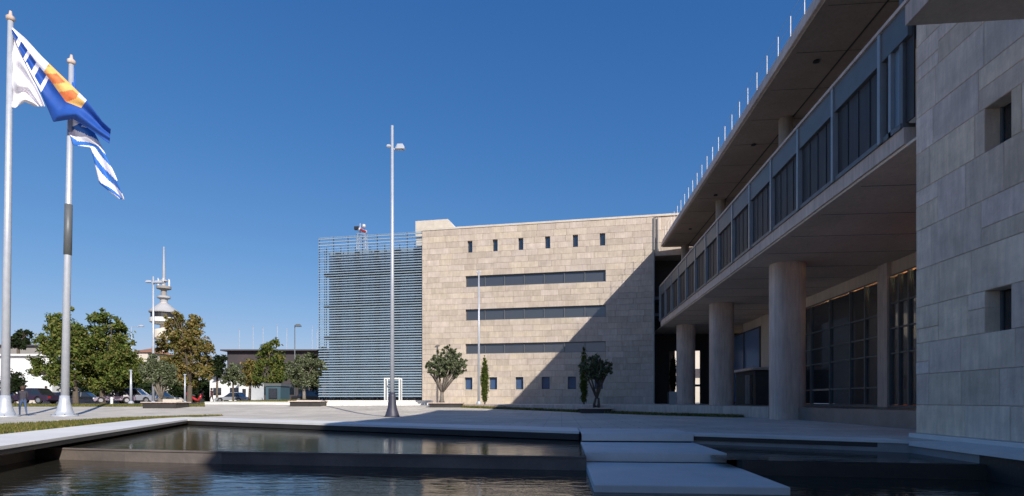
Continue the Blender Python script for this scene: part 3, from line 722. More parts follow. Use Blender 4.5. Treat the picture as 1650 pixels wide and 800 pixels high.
def tree(name, px, d, bl, label, lm, n=5000, leaf=.2, tr=.22, nclump=70, sig=.33, base=None, bark='bark', group=None, limbs=5, stems=1, fork=None, cat='tree'):
    zg = ramp(d) if base is None else base
    root = P(px, d, zg); t = thing(name, root, label, cat, group); s = d/F
    blobs = []
    for (bx_, by_, br) in bl:
        q = P(bx_, d+random.uniform(-.5, .5)*br*s, ZY(by_, d)); blobs.append((q.x, q.y, q.z, br*s))
    cz_ = min(b_[2]-b_[3]*.4 for b_ in blobs); fz = fork if fork else max(root.z+.4, cz_)
    b = MB()
    top = Vector((root.x+random.uniform(-.1, .1), root.y, fz))
    for q in range(stems):
        off = Vector((random.uniform(-.18, .18), random.uniform(-.1, .1), 0)) if stems > 1 else Vector()
        b.tube([root+off*.7+Vector((0, 0, -.05)), root+off+Vector((0, 0, .15)), top+off*.6], [tr*1.35/stems**.5, tr/stems**.5, tr*.75/stems**.5], 8)
    for b_ in random.sample(blobs, min(limbs, len(blobs))):
        e = Vector(b_[:3]); m_ = top.lerp(e, .5)+Vector((random.uniform(-.2, .2), random.uniform(-.2, .2), random.uniform(0, .25)))*b_[3]
        b.tube([top-Vector((0, 0, .05)), m_, e], [tr*.55, tr*.35, tr*.12], 6)
        for _ in range(3):
            e2 = e+Vector([random.uniform(-.8, .8)*b_[3] for _ in range(3)]); b.tube([m_, (m_+e2)/2+Vector((0, 0, .1)), e2], [tr*.25, tr*.15, tr*.05], 5)
    b.build('trunk', M[bark], t, smooth=True)
    crown_mesh(blobs, n, leaf, M[lm], t, nclump, sig); return t
tree('plane_tree', 122, 57, [(90, 520, 16), (112, 530, 22), (78, 558, 18), (120, 565, 28), (64, 590, 17), (100, 598, 24), (88, 545, 20), (118, 505, 9), (133, 545, 18), (80, 605, 13), (120, 612, 15), (105, 550, 20), (72, 545, 9), (60, 600, 9), (95, 620, 10)],
     'leafy green plane tree directly behind the second flagpole', 'leaf_green', 17000, .165, .28, 290, .24)
tree('plane_tree', 166, 59, [(165, 520, 18), (176, 548, 27), (158, 578, 28), (196, 582, 22), (150, 606, 22), (184, 606, 24), (170, 502, 9), (205, 560, 14), (140, 590, 18), (152, 545, 18), (186, 528, 14), (200, 600, 16), (165, 615, 18), (190, 618, 12), (142, 610, 14), (176, 600, 22), (212, 580, 8), (158, 508, 8)],
     'broad green plane tree with pointed top right of the second flagpole', 'leaf_green', 20000, .165, .3, 330, .24)
tree('plane_tree', 305, 62, [(284, 520, 12), (314, 524, 13), (274, 545, 16), (303, 548, 24), (326, 562, 16), (290, 582, 24), (322, 588, 19), (300, 608, 20), (262, 560, 13), (332, 604, 12), (275, 520, 12), (290, 510, 11), (270, 585, 14), (312, 512, 10)],
     'tall brownish autumn plane tree right of the communications tower', 'leaf_brown', 17000, .16, .3, 280, .24)
tree('broadleaf_tree', 350, 84, [(350, 583, 12), (361, 577, 9), (345, 600, 11), (358, 600, 10)], 'small dark green tree between the autumn tree and the dark roofed hall', 'leaf_dark', 2500, .2, .2, 50)
tree('olive_tree', 376, 68, [(375, 602, 12), (366, 612, 10), (386, 612, 10), (376, 590, 7)], 'small grey green olive in front of the white low house', 'leaf_olive', 2500, .15, .12, 50, group=None)
tree('broadleaf_tree', 433, 66, [(435, 558, 13), (427, 580, 16), (446, 588, 16), (420, 607, 14), (441, 610, 17), (452, 602, 12)], 'round topped green tree in front of the dark roofed hall', 'leaf_green', 6000, .17, .2, 110, .3)
tree('broadleaf_tree', 402, 72, [(405, 593, 12), (398, 610, 12), (410, 612, 10)], 'low orange brown tree left of the round topped green tree', 'leaf_brown', 3000, .17, .18, 60)
tree('olive_tree', 490, 44, [(490, 593, 19), (507, 588, 12), (474, 600, 14), (495, 610, 16), (517, 600, 9), (482, 583, 10), (468, 590, 8), (495, 577, 7), (520, 590, 7), (478, 615, 10), (508, 615, 9)], 'bushy olive tree growing beside the left edge of the louvre screen', 'leaf_olive', 10000, .09, .13, 190, .22, bark='bark_pale', base=.95)
tree('olive_tree', 258, 40.5, [(254, 594, 16), (238, 604, 12), (271, 598, 13), (262, 611, 14), (245, 582, 10), (282, 612, 9), (230, 590, 7)], 'olive tree with forked trunk in the leftmost dark stone planter', 'leaf_olive', 8500, .085, .15, 170, .22, base=.65, fork=.95, bark='bark_pale', limbs=6)
tree('olive_tree', 712, 41, [(718, 588, 16), (700, 594, 11), (739, 590, 12), (724, 570, 10), (710, 601, 9), (733, 600, 9), (704, 580, 10), (735, 577, 10), (721, 560, 5), (730, 564, 5), (691, 589, 7), (748, 585, 7), (711, 569, 7), (692, 600, 5), (747, 597, 5)], 'sunlit olive tree with rounded crown in front of the beige facade', 'leaf_olive', 11500, .08, .17, 300, .16, base=.7, bark='bark_pale', fork=1.45, limbs=12)
tree('olive_tree', 960, 34.6, [(946, 592, 13), (958, 586, 14), (974, 591, 12), (960, 601, 14), (970, 606, 10), (951, 607, 10), (981, 598, 7), (950, 580, 5), (966, 579, 5), (984, 590, 5), (938, 588, 5)], 'olive tree with open crown standing in the shade before the facade', 'leaf_olive', 8500, .065, .12, 240, .16, base=.45, bark='bark', fork=1.0, limbs=7, stems=2)
tree('broadleaf_tree', 30, 100, [(30, 542, 12), (18, 552, 12), (46, 538, 7), (36, 553, 10)], 'loose crowned dark tree rising over the flat roof on the far left', 'leaf_dark', 2200, .28, .3, 60, .25)
tree('broadleaf_tree', 24, 56, [(20, 608, 12), (30, 620, 11), (12, 622, 12)], 'small dark tree in front of the white house at far left', 'leaf_dark', 2600, .14, .12, 50)
tree('broadleaf_tree', 515, 70, [(500, 578, 9), (520, 572, 10), (540, 580, 11), (512, 590, 10), (530, 600, 14), (505, 612, 14)], 'dark green tree half hidden behind the louvre screen', 'leaf_dark', 4500, .18, .2, 70)
tree('broadleaf_tree', 215, 66, [(215, 590, 15), (225, 606, 14), (205, 610, 14)], 'yellowish tree between the broad plane tree and the tower', 'leaf_green', 3500, .17, .18, 60)
def cypress(px, d, ytop, base, label, rp, lm='leaf_cyp'):
    root = P(px, d, base); t = thing('cypress_tree', root, label, 'tree', None)
    MB().tube([root, root+Vector((0, 0, .6))], [.07, .05], 8).build('trunk', M['bark'], t)
    z1 = ZY(ytop, d); s = d/F; bl = []
    for k in range(14):
        f = k/13; z = base+.35+(z1-base-.5)*f; r = rp*s*(math.sin(math.pi*(f*.8+.18)))**.6
        bl.append((root.x, root.y, z, r))
    crown_mesh(bl, 9000, .055, M[lm], t, 420, .5)
cypress(781, 44, 571, .52, 'slim sunlit cypress between the first and second small windows of the facade', 5.2)
cypress(941, 44, 553, .52, 'tall slim dark cypress in the shade of the facade beside the olive', 5.5)
cypress(1085, 50.2, 568, 1.5, 'small dark cypress in a white pot seen in the passage opening', 4.6, 'leaf_dark')
# far tree line
for (x0, x1, dd, y0, lab) in ((-150, 560, 160, 612, 0), (60, 385, 96, 606, 0)):
    n_ = 240 if dd > 120 else 170; tl_ = MB()
    root = bpy.data.objects.new('tree_line', None)
    blobs = []
    for k in range(n_):
        px = random.uniform(x0, x1); q = P(px, dd+random.uniform(-6, 6), 0); r = random.uniform(1.2, 2.6)
        blobs.append((q.x, q.y, random.uniform(.8, ZY(y0, dd)-r*.5), r))
    pr = bpy.data.objects.new('tmp', None); 
    o = crown_mesh(blobs, 16000, .35, M['leaf_dark'], pr, 500, .4, name='tree_line'); o.parent = None; kind(o, 'stuff')
    bpy.data.objects.remove(pr); bpy.data.objects.remove(root)

# planters
def planter(px0, px1, d, h, label, zb_=None, grp='dark stone tree planters on the plaza'):
    a, c = P(px0, d), P(px1, d); w = (c-a).length; z = ramp(d) if zb_ is None else zb_
    ctr = (a+c)/2; t = thing('stone_planter', (ctr.x, ctr.y, z), label, 'planter', grp, rz=ANG)
    b = MB(); b.box(-w/2, w/2, 0, .12, -.02, h-.07); b.box(-w/2, w/2, 1.5, 1.62, -.02, h-.07); b.box(-w/2, -w/2+.12, .121, 1.499, -.02, h-.07); b.box(w/2-.12, w/2, .121, 1.499, -.02, h-.07)
    b.build('box', M['basalt'], t, world=False)
    b = MB(); b.box(-w/2-.1, w/2+.1, -.1, .25, h-.069, h); b.box(-w/2-.1, w/2+.1, 1.4, 1.72, h-.069, h); b.box(-w/2-.1, -w/2+.25, .251, 1.399, h-.069, h); b.box(w/2-.25, w/2+.1, .251, 1.399, h-.069, h)
    b.build('bench_rim', M['conc_light'], t, world=False)
    MB().box(-w/2+.13, w/2-.13, .13, 1.49, 0, h-.12).build('soil', M['soil'], t, world=False)
planter(230, 283, 39, .46, 'dark stone planter at the base of the forked olive, leftmost of the planters')
planter(467, 516, 41.3, .42, 'dark stone planter in front of the low white wall, second from left')
planter(692, 744, 40, .36, 'dark stone planter at the foot of the sunlit rounded olive')
planter(937, 985, 34, .34, 'shaded stone planter holding the open crowned olive')

# ================================================================ flags and poles
def flagpole(px0, py0, px1, py1, label, grp='tall white flagpoles on the lawn'):
    d = GD(py0); a = P(px0, d, ramp(d)); c = P(px1, d, ZY(py1, d))
    t = thing('flagpole', a, label, 'flagpole', grp)
    b = MB(); b.tube([a, a.lerp(c, .5), c], [.19, .155, .115], 14); b.build('pole', M['galv'], t, smooth=True)
    MB().lathe([(.62, -.02), (.60, .06), (.45, .1), (.36, .3), (.25, .75), (.21, 1.1)], a, 16).build('base_cone', M['galv'], t, smooth=True)
    MB().lathe([(.14, 0), (.19, .05), (.19, .2), (.08, .3), (.05, .5)], c, 12).build('finial', M['conc_light'], t, smooth=True)
    b = MB()
    for k in range(8):
        an = k*math.pi/4; b.lathe([(.025, 0), (.025, .12)], a+Vector((.55*math.cos(an), .55*math.sin(an), .0)), 6)
    b.build('anchor_bolts', M['steel'], t)
    return t, a, c, d
p1, a1, c1, dp1 = flagpole(8, 672, 17, 34, 'tall white flagpole at the left frame edge carrying the white and the blue flags')
p2, a2, c2, dp2 = flagpole(104, 671, 115, 104, 'tall white flagpole with a dark grey band carrying the striped flag')
e0 = a2.lerp(c2, (671-411)/(671-104.)); e1 = a2.lerp(c2, (671-330)/(671-104.))
MB().tube([e0, e1], [.185, .18], 14).build('grey_band', M['steel'], p2, smooth=True)
def poly_at(pl, t):
    L_ = [0]
    for a, c in zip(pl, pl[1:]): L_.append(L_[-1]+math.hypot(c[0]-a[0], c[1]-a[1]))
    s = t*L_[-1]
    for i in range(len(pl)-1):
        if s <= L_[i+1] or i == len(pl)-2:
            f = (s-L_[i])/(L_[i+1]-L_[i]+1e-9); return (pl[i][0]*(1-f)+pl[i+1][0]*f, pl[i][1]*(1-f)+pl[i+1][1]*f)
def flag(name, edge0, edge1, d, mats, fn, label, wave=.12, nu=70, nv=34, freq=3.0, doff=0.0, slope=0.0):
    V = []; b = MB()
    for i in range(nu+1):
        for j in range(nv+1):
            u, v = i/nu, j/nv; a = poly_at(edge0, u); c = poly_at(edge1, u)
            px, py = a[0]*(1-v)+c[0]*v, a[1]*(1-v)+c[1]*v
            dd = d+doff+slope*u+wave*min(1, u*4+.1)*(math.sin(freq*6.28*v+u*5)+.6*math.sin(freq*3.7*v-u*9+1))
            V.append(P(px, dd, ZY(py, dd)))
    fs = []; mi = []
    for i in range(nu):
        for j in range(nv):
            k = i*(nv+1)+j; fs.append((k, k+1, k+nv+2, k+nv+1)); mi.append(fn((i+.5)/nu, (j+.5)/nv))
    base = V[0]
    b.v = [tuple(v) for v in V]; b.f = fs; b.mi = mi
    o = b.build(name, mats, None, smooth=True, origin=tuple(base)); s_ = o.modifiers.new('cloth', 'SOLIDIFY'); s_.thickness = .02
    return tag(o, label, 'flag')
def f_white(u, v):
    return 0
flag('flag', [(16, 48), (22, 60), (45, 105), (72, 172)], [(16, 173), (24, 174), (40, 165), (58, 172)], dp1, [M['flag_white']], f_white, 'plain white flag hanging down from the left flagpole', .16, freq=2.6, doff=.05)
def f_city(u, v):
    if v < .40:
        if u < .36: return 1
        if u < .66: return 2 if (math.sin(u*40+v*9) > -.2 and v > .06) else 3
        if u < .74: return 3 if v > .12 else 1
    if u < .42 and v >= .40:
        k = (u/.42)*4.0
        if (k % 1) > .70: return 1
        if v > .88 and u < .40 and u > .22: return 1
    return 0
flag('flag', [(19, 44), (40, 62), (66, 90), (115, 137), (140, 162), (165, 196), (178, 208)],
     [(19, 50), (30, 78), (46, 112), (66, 150), (86, 197), (118, 192), (140, 206), (176, 231)], dp1, [M['flag_blue'], M['flag_white'], M['flag_orange'], M['flag_yellow']], f_city,
     'large blue flag with white lettering bars and an orange emblem streaming from the left pole', .10, 110, 44, 1.6, doff=-.12, slope=.5)
def f_greek(u, v): return 1 if int(v*4.99) % 2 == (0 if u > .3 else 0) else 0
def f_tail(u, v):
    if u < .42: return 1 if (.30 < u < .40) else 0
    k = (v*1.25+u*5.2) % 1
    return 1 if k < .55 else 0
flag('flag', [(119, 102), (123, 150), (130, 196), (148, 206), (166, 240), (186, 283), (200, 322)],
     [(110, 106), (110, 160), (109, 208), (118, 234), (146, 238), (160, 296), (190, 320)], dp2, [M['flag_lblue'], M['flag_white']], f_tail,
     'blue and white striped flag trailing down to the right from the second flagpole', .10, 90, 34, 1.3, doff=.0, slope=-.3)

# ================================================================ street lamps
def lamp(px, d, ytop, r0_, label, heads, base_z=None, m='galv', flare=None, name='street_lamp', ybend=None):
    z = ramp(d) if base_z is None else base_z; a = P(px, d, z); zt_ = ZY(ytop, d)
    t = thing(name, a, label, 'lamp post')
    MB().tube([a, Vector((a.x, a.y, (z+zt_)/2)), Vector((a.x, a.y, zt_))], [r0_, r0_*.8, r0_*.55], 12).build('pole', M[m], t, smooth=True)
    if flare: MB().lathe([(flare, 0), (flare*.9, .08), (r0_*1.9, .5), (r0_*1.5, 1.05), (r0_*1.2, 1.25)], a, 14)  .build('base_cone', M['base_shade'], t, smooth=True)
    else: MB().lathe([(r0_*2, 0), (r0_*2, .1), (r0_*1.2, .25)], a, 12).build('base_plate', M[m], t)
    s = d/F
    for (dx0, dx1, py, hw) in heads:
        zh = ZY(py, d); e0_ = a+Vector((dx0*s*CA, dx0*s*SA, zh-z)); e1_ = a+Vector((dx1*s*CA, dx1*s*SA, zh-z+.05))
        ar = MB().tube([Vector((a.x, a.y, zh)), (Vector((a.x, a.y, zh))+e0_)/2+Vector((0, 0, .04)), e0_], r0_*.35+.012, 6).build('arm', M[m], t)
        hd = MB(); mid = (e0_+e1_)/2; L_ = (e1_-e0_).length/2
        for sgn in (0,):
            vs = []
            for (fx, hz) in ((-1, .35), (-.6, 1), (.6, 1), (1, .4)):
                for (y_, z_) in ((-1, 0), (1, 0), (.7, 1), (-.7, 1)):
                    vs.append(mid+Vector((fx*L_*CA, fx*L_*SA, 0))+Vector((-SA*y_*L_*.6, CA*y_*L_*.6, z_*hw*hz)))
            fs = [(0, 1, 2, 3), (15, 14, 13, 12)]
            for q in range(3):
                for w_ in range(4): fs.append((q*4+w_, (q+1)*4+w_, (q+1)*4+(w_+1) % 4, q*4+(w_+1) % 4))
            hd.add(vs, fs)
        h_ = hd.build('lamp_head', M[m], t)
        MB().box(mid.x-L_*.5, mid.x+L_*.5, mid.y-L_*.3, mid.y+L_*.3, mid.z-.03, mid.z-.004).build('lens', M['lampglass'], h_)
    return t
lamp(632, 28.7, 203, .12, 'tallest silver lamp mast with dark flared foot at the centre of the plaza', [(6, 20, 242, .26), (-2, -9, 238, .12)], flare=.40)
MB()
lamp(771.5, 43.6, 437, .10, 'thin pale lamp mast in front of the ribbon windows', [(-4, -1, 440, .1), (1, 4, 440, .1)], base_z=.52)
lamp(247, 54, 446, .13, 'double armed pale lamp post left of the communications tower', [(2, 16, 457, .22), (-2, -12, 456, .2)])
lamp(212, 72, 527, .07, 'slim curved arm lamp above the green trees left of the double lamp', [(12, 20, 527, .2)])
lamp(475, 78, 524, .10, 'dark lamp post with flag shaped head near the louvre screen', [(1, 10, 527, .35)], m='steel')
lamp(211, 58, 597, .14, 'short pale post beside the silver car', [(-2, 2, 598, .1)])
lamp(298, 58, 604, .10, 'short grey post beneath the autumn plane tree', [(-2, 2, 605, .1)])
# white frame in front of the screen
fa, fb = P(620, 44), P(643.5, 44)
fw = thing('entrance_frame', ((fa.x+fb.x)/2, (fa.y+fb.y)/2, .45), 'white rectangular portal frame behind the tallest lamp mast', 'frame')
z1 = ZY(611, 44); w = (fb-fa).length/2; b = MB()
ctr = (fa+fb)/2; ux = Vector((CA, SA, 0)); uy = Vector((-SA, CA, 0))
def obx(b, cx_, cy_, hx, hy, z0, z1_):
    vs = [ctr+ux*(cx_+sx*hx)+uy*(cy_+sy*hy)+Vector((0, 0, z)) for z in (z0, z1_) for sx, sy in ((-1, -1), (1, -1), (1, 1), (-1, 1))]
    return b.add(vs, [(0, 3, 2, 1), (4, 5, 6, 7), (0, 1, 5, 4), (1, 2, 6, 5), (2, 3, 7, 6), (3, 0, 4, 7)])
for sx in (-1, 1):
    for yy in (0, .9): obx(MB(), sx*w, yy, .045, .045, .4, z1).build('upright', M['white'], fw)
obx(MB(), 0, 0, w+.045, .045, z1+.001, z1+.09).build('crossbar', M['white'], fw); obx(MB(), 0, .9, w+.045, .045, z1+.001, z1+.09).build('crossbar', M['white'], fw)
for sx in (-1, 1): obx(MB(), sx*w, .45, .012, .38, .6, z1-.1).build('side_panel', M['glass_blue'], fw)
bo_ = P(180, 45, ramp(45)); t = thing('bollard', bo_, 'small white bollard on the grass left of the planter', 'bollard')
MB().lathe([(.1, 0), (.1, .45), (.12, .46), (.12, .55), (.04, .6)], bo_, 12).build('post', M['white'], t)

# ================================================================ communications tower
M['tower'] = mat('tower_concrete', (.42, .42, .43), (.35, .35, .36), .8, .2)
td = 272.; tpz = lambda y: ZY(y, td); tc_ = P(264, td, 0)
tw = thing('communications_tower', tc_, 'white communications tower with ringed disc platforms and a tall antenna above the trees', 'tower')
def ring(name, prof, m): MB().lathe([(r*.88, tpz(y)) for r, y in prof], tc_, 28).build(name, M[m], tw, smooth=False)
ring('shaft', [(2.4, 645), (1.9, 520), (1.8, 488)], 'plaster')
ring('lower_disc', [(4.4, 548), (5.2, 545), (5.2, 534), (3.8, 531)], 'plaster')
ring('platform', [(5, 523), (6.8, 520), (6.9, 513.5), (6.4, 513)], 'white')
ring('window_band', [(6.3, 513), (6.3, 505)], 'black')
ring('platform_roof', [(7.1, 505), (7.2, 503), (6.4, 500), (3.2, 492), (2.0, 489)], 'tower')
ring('collar', [(1.8, 489), (1.8, 483), (3.3, 481), (3.3, 478), (1.6, 477)], 'tower')
ring('collar', [(1.4, 477), (1.4, 468), (3.6, 466), (3.6, 462), (1.0, 461)], 'plaster_grey')
ring('collar', [(.9, 461), (.9, 455), (2.0, 454), (2.0, 452), (.8, 451)], 'tower')
ring('antenna', [(.7, 451), (.6, 430), (.42, 415), (.3, 398)], 'tower')
for k in range(6):
    an = k*1.05; MB().tube([tc_+Vector((2.6*math.cos(an), 2.6*math.sin(an), tpz(462))), tc_+Vector((2.6*math.cos(an), 2.6*math.sin(an), tpz(450)))], .18, 6).build('aerial', M['white'], tw)

MAST = ['leftmost thin pale mast above the left end of the dark roofed hall', 'thin pale mast second from left above the dark roofed hall', 'thin pale mast just left of the round topped tree',
        'tallest thin pale mast directly above the round topped tree', 'thin pale mast between the round topped tree and the dark lamp post', 'thin pale mast right of the dark lamp post near the louvre screen', 'rightmost shorter pale mast right beside the louvre screen edge']
# thin distant masts above the low roofs
for k, (px, yt) in enumerate(((386, 531), (408, 526), (424, 528), (447, 524), (462, 530), (503, 526), (511, 532))):
    q = P(px, 150+k, .5); t = thing('distant_mast', q, MAST[k], 'mast', 'thin masts above the dark roofed hall')
    MB().tube([q, Vector((q.x, q.y, ZY(yt, 150+k)))], [.13, .07], 6).build('pole', M['galv'], t)
    MB().lathe([(.15, -.1), (.18, 0), (.05, .12)], (q.x, q.y, ZY(yt, 150+k)), 8).build('finial', M['galv'], t)

# ================================================================ background buildings
def building(name, px0, px1, d, ytop, dep, label, m, rm='darkroof', wins=None, roof='flat', ov=.5, zb_=.4):
    a, c = P(px0, d), P(px1, d); w = (c-a).length; ctr = (a+c)/2
    t = thing(name, (ctr.x, ctr.y, .5), label, 'building', None, rz=ANG); zt_ = ZY(ytop, d)-.5
    MB().box(-w/2, w/2, 0, dep, zb_-.6, zt_-.3).build('wall', M[m], t, world=False)
    if roof == 'flat': MB().box(-w/2-ov, w/2+ov, -ov, dep+ov, zt_-.299, zt_).build('roof', M[rm], t, world=False)
    else:
        b = MB(); b.add([(-w/2-ov, -ov, zt_-.299), (w/2+ov, -ov, zt_-.299), (w/2+ov, dep+ov, zt_-.299), (-w/2-ov, dep+ov, zt_-.299), (-w/2+1.5, dep/2, zt_+1.1), (w/2-1.5, dep/2, zt_+1.1)],
                        [(0, 3, 2, 1), (0, 1, 5, 4), (2, 3, 4, 5), (1, 2, 5), (3, 0, 4)]); b.build('roof', M[rm], t, world=False)
    for (x, z, ww, hh) in (wins or []):
        o = MB().box(x*w/2-ww/2, x*w/2+ww/2, -.06, .04, z, z+hh).build('window', M['black'], t, world=False)
        MB().box(x*w/2-ww/2+.06, x*w/2+ww/2-.06, -.075, -.061, z+.06, z+hh-.06).build('pane', M['glass'], o, world=False)
    return t
building('white_house', -40, 84, 88, 571, 9, 'bright white house wall behind the first flagpole', 'white', 'white', [(-.5, 2.5, 1.2, 1.4), (-.1, 2.5, 1.2, 1.4)])
building('flat_roofed_house', -90, 98, 112, 556, 14, 'building with a flat dark green roof edge above the white house', 'plaster_grey', 'darkroof', [(x/5, 6, 1.8, 1.2) for x in (-4, -2, 0, 2, 4)])
building('white_house', 338, 392, 84, 604, 7, 'low white house with grey roof behind the small olive', 'white', 'plaster_grey', [(-.55, 1.1, 1.2, 1.1), (.45, 1.1, 1.2, 1.1)])
building('white_house', 385, 402, 82, 611, 4, 'narrow white gatehouse right of the low white house', 'white', 'white', [(0, 1.0, .5, 1.0)])
building('exhibition_hall', 366, 545, 120, 564, 30, 'long dark roofed hall behind the trees left of the louvre screen', 'darkroof', 'darkroof', [(x/8, 1.5, 2.2, 2.4) for x in (-7, -5, -3, -1, 1, 3, 5, 7)], ov=1.0)
building('apartment_building', 212, 238, 130, 566, 10, 'small pinkish apartment block seen between the green tree and the tower', 'plaster', 'roof_tile', [(x/2, z, 1.2, 1.3) for x in (-1, 0, 1) for z in (5, 8)], roof='hip')
building('utility_kiosk', 428, 452, 60, 618, 2.5, 'blue green utility kiosk on the grass mound beside the round topped tree', 'teal', 'steel', [(0, .5, .9, 1.1)], ov=.1)

# ================================================================ vehicles
def car(px, d, L_, Hh, col, rz, label, suv=False):
    a = P(px, d, ramp(d)+.01); t = thing('parked_car', a, label, 'car', None, rz=rz); Wd = 1.78; h2 = Wd/2
    z0, zb2 = .22, Hh*.56
    prof = [(-L_/2, .35), (-L_/2+.02, zb2*.92), (-L_/2+.15, zb2), (L_*.22, zb2*.98), (L_/2-.25, zb2*.84), (L_/2, zb2*.6), (L_/2-.02, .32), (L_/2-.35, z0), (-L_/2+.35, z0)]
    # wheel arches cut into the lower edge
    def arch(cx_): return [(cx_+.38*math.cos(a_), .33+.38*math.sin(a_)) for a_ in [math.pi*k/6 for k in range(7)]]
    low = [(L_/2-.12, z0)]+[(x, z) for x, z in arch(L_*.31)]+[(x, z) for x, z in arch(-L_*.30)]+[(-L_/2+.12, z0)]
    pr = prof[:7]+low; n_ = len(pr)
    b = MB(); lay = [(-h2, .96), (-h2+.08, 1.0), (h2-.08, 1.0), (h2, .96)]
    vs = []
    for (y, k) in lay: vs += [(x*k, y, z) for x, z in pr]
    fs = [tuple(range(n_)), tuple(range(3*n_, 4*n_))[::-1]]
    for q in range(3):
        for i in range(n_): j = (i+1) % n_; fs.append((q*n_+j, q*n_+i, (q+1)*n_+i, (q+1)*n_+j))
    pm = paint('car_paint_'+str(round(sum(col)*1000)), col)
    b.add(vs, fs); bd = b.build('body', pm, t, world=False)
    # greenhouse
    xa, xb = (-L_/2+.2, L_*.2) if suv else (-L_*.36, L_*.2); ta, tb = (xa+.25, xb-.75) if suv else (xa+.55, xb-.75)
    gz0, gz1 = zb2-.03, Hh-.07
    g_ = MB(); g_.add([(xa, -h2+.1, gz0), (xb, -h2+.1, gz0), (xb, h2-.1, gz0), (xa, h2-.1, gz0), (ta, -h2+.25, gz1), (tb, -h2+.25, gz1), (tb, h2-.25, gz1), (ta, h2-.25, gz1)],
                 [(0, 3, 2, 1), (4, 5, 6, 7), (0, 1, 5, 4), (1, 2, 6, 5), (2, 3, 7, 6), (3, 0, 4, 7)]); g_.build('windows', M['carglass'], t, world=False)
    r_ = MB(); r_.add([(ta-.06, -h2+.22, gz1), (tb+.06, -h2+.22, gz1), (tb+.06, h2-.22, gz1), (ta-.06, h2-.22, gz1), (ta+.1, -h2+.32, Hh), (tb-.1, -h2+.32, Hh), (tb-.1, h2-.32, Hh), (ta+.1, h2-.32, Hh)],
                 [(0, 3, 2, 1), (4, 5, 6, 7), (0, 1, 5, 4), (1, 2, 6, 5), (2, 3, 7, 6), (3, 0, 4, 7)]); r_.build('roof', pm, t, world=False)
    b = MB()
    for s in (-1, 1):
        for (u0, u1) in ((xa, ta), (xb, tb), (((xa+xb)/2), (ta+tb)/2+.05)):
            b.tube([(u0, s*(h2-.1), gz0), (u1, s*(h2-.24), gz1)], .035, 5)
    b.build('pillar', pm, t, world=False)
    for sx in (L_*.31, -L_*.30):
        for s in (-1, 1):
            w_ = MB().tube([(sx, s*(h2-.2), .33), (sx, s*(h2-.01), .33)], .32, 18).build('wheel', M['tyre'], t, world=False)
            MB().tube([(sx, s*(h2-.01), .33), (sx, s*(h2+.005), .33)], .19, 14).build('rim', M['rim'], w_, world=False)
    for s in (-1, 1):
        MB().box(L_/2-.14, L_/2+.0, s*.62-.16, s*.62+.16, zb2*.62, zb2*.8).build('headlight', M['lampglass'], t, world=False)
        MB().box(-L_/2-.0, -L_/2+.08, s*.66-.14, s*.66+.14, zb2*.62, zb2*.86).build('tail_light', M['redlens'], t, world=False)
    return t
PI = math.pi
car(222, 62, 4.1, 1.65, (.36, .38, .44), ANG+.15, 'silver grey sport utility car parked behind the leftmost planter', True)
car(186, 60, 3.7, 1.35, (.35, .30, .36), ANG+PI+.5, 'low mauve grey hatchback parked left of the silver car')
car(52, 52, 4.3, 1.45, (.05, .03, .06), ANG+PI, 'very dark purple car between the two flagpoles')
car(12, 66, 4.2, 1.45, (.04, .06, .14), ANG, 'dark blue car behind the left flagpole')
car(140, 74, 4.3, 1.45, (.02, .02, .022), ANG+.2, 'black car parked under the broad plane tree')
car(85, 76, 4.2, 1.4, (.06, .06, .07), ANG+PI-.1, 'charcoal car in the far row left of the second flagpole')
car(262, 76, 4.3, 1.5, (.10, .11, .12), ANG, 'dark grey car behind the forked olive')
car(375, 76, 4.2, 1.4, (.4, .42, .45), ANG+PI, 'pale silver car in front of the low white house')
car(505, 62, 4.3, 1.4, (.03, .03, .035), ANG, 'black car half hidden by the olive beside the louvre screen')
# red scooter
sp = P(315, 63, .52); sc = thing('motor_scooter', sp, 'red motor scooter parked by the autumn plane tree', 'scooter', None, rz=ANG+.1)
redp = paint('red_paint', (.5, .04, .05))
b = MB(); b.tube([(-.75, 0, .62), (-.4, 0, .66), (-.05, 0, .42), (.3, 0, .3), (.5, 0, .6), (.6, 0, .95)], [.12, .2, .16, .14, .16, .08], 10); b.build('body', redp, sc, world=False, smooth=True)
MB().tube([(-.72, 0, .84), (-.3, 0, .86), (-.02, 0, .8)], [.1, .14, .1], 8).build('seat', M['black'], sc, world=False)
for x in (-.55, .68): MB().tube([(x, -.06, .26), (x, .06, .26)], .25, 16).build('wheel', M['tyre'], sc, world=False)
MB().tube([(.68, 0, .26), (.5, 0, 1.05)], .035, 6).build('fork', M['steel'], sc, world=False)
MB().tube([(.48, -.33, 1.1), (.5, 0, 1.06), (.48, .33, 1.1)], .025, 6).build('handlebar', M['black'], sc, world=False)
MB().box(-.98, -.66, -.2, .2, .9, 1.2).build('top_box', redp, sc, world=False)

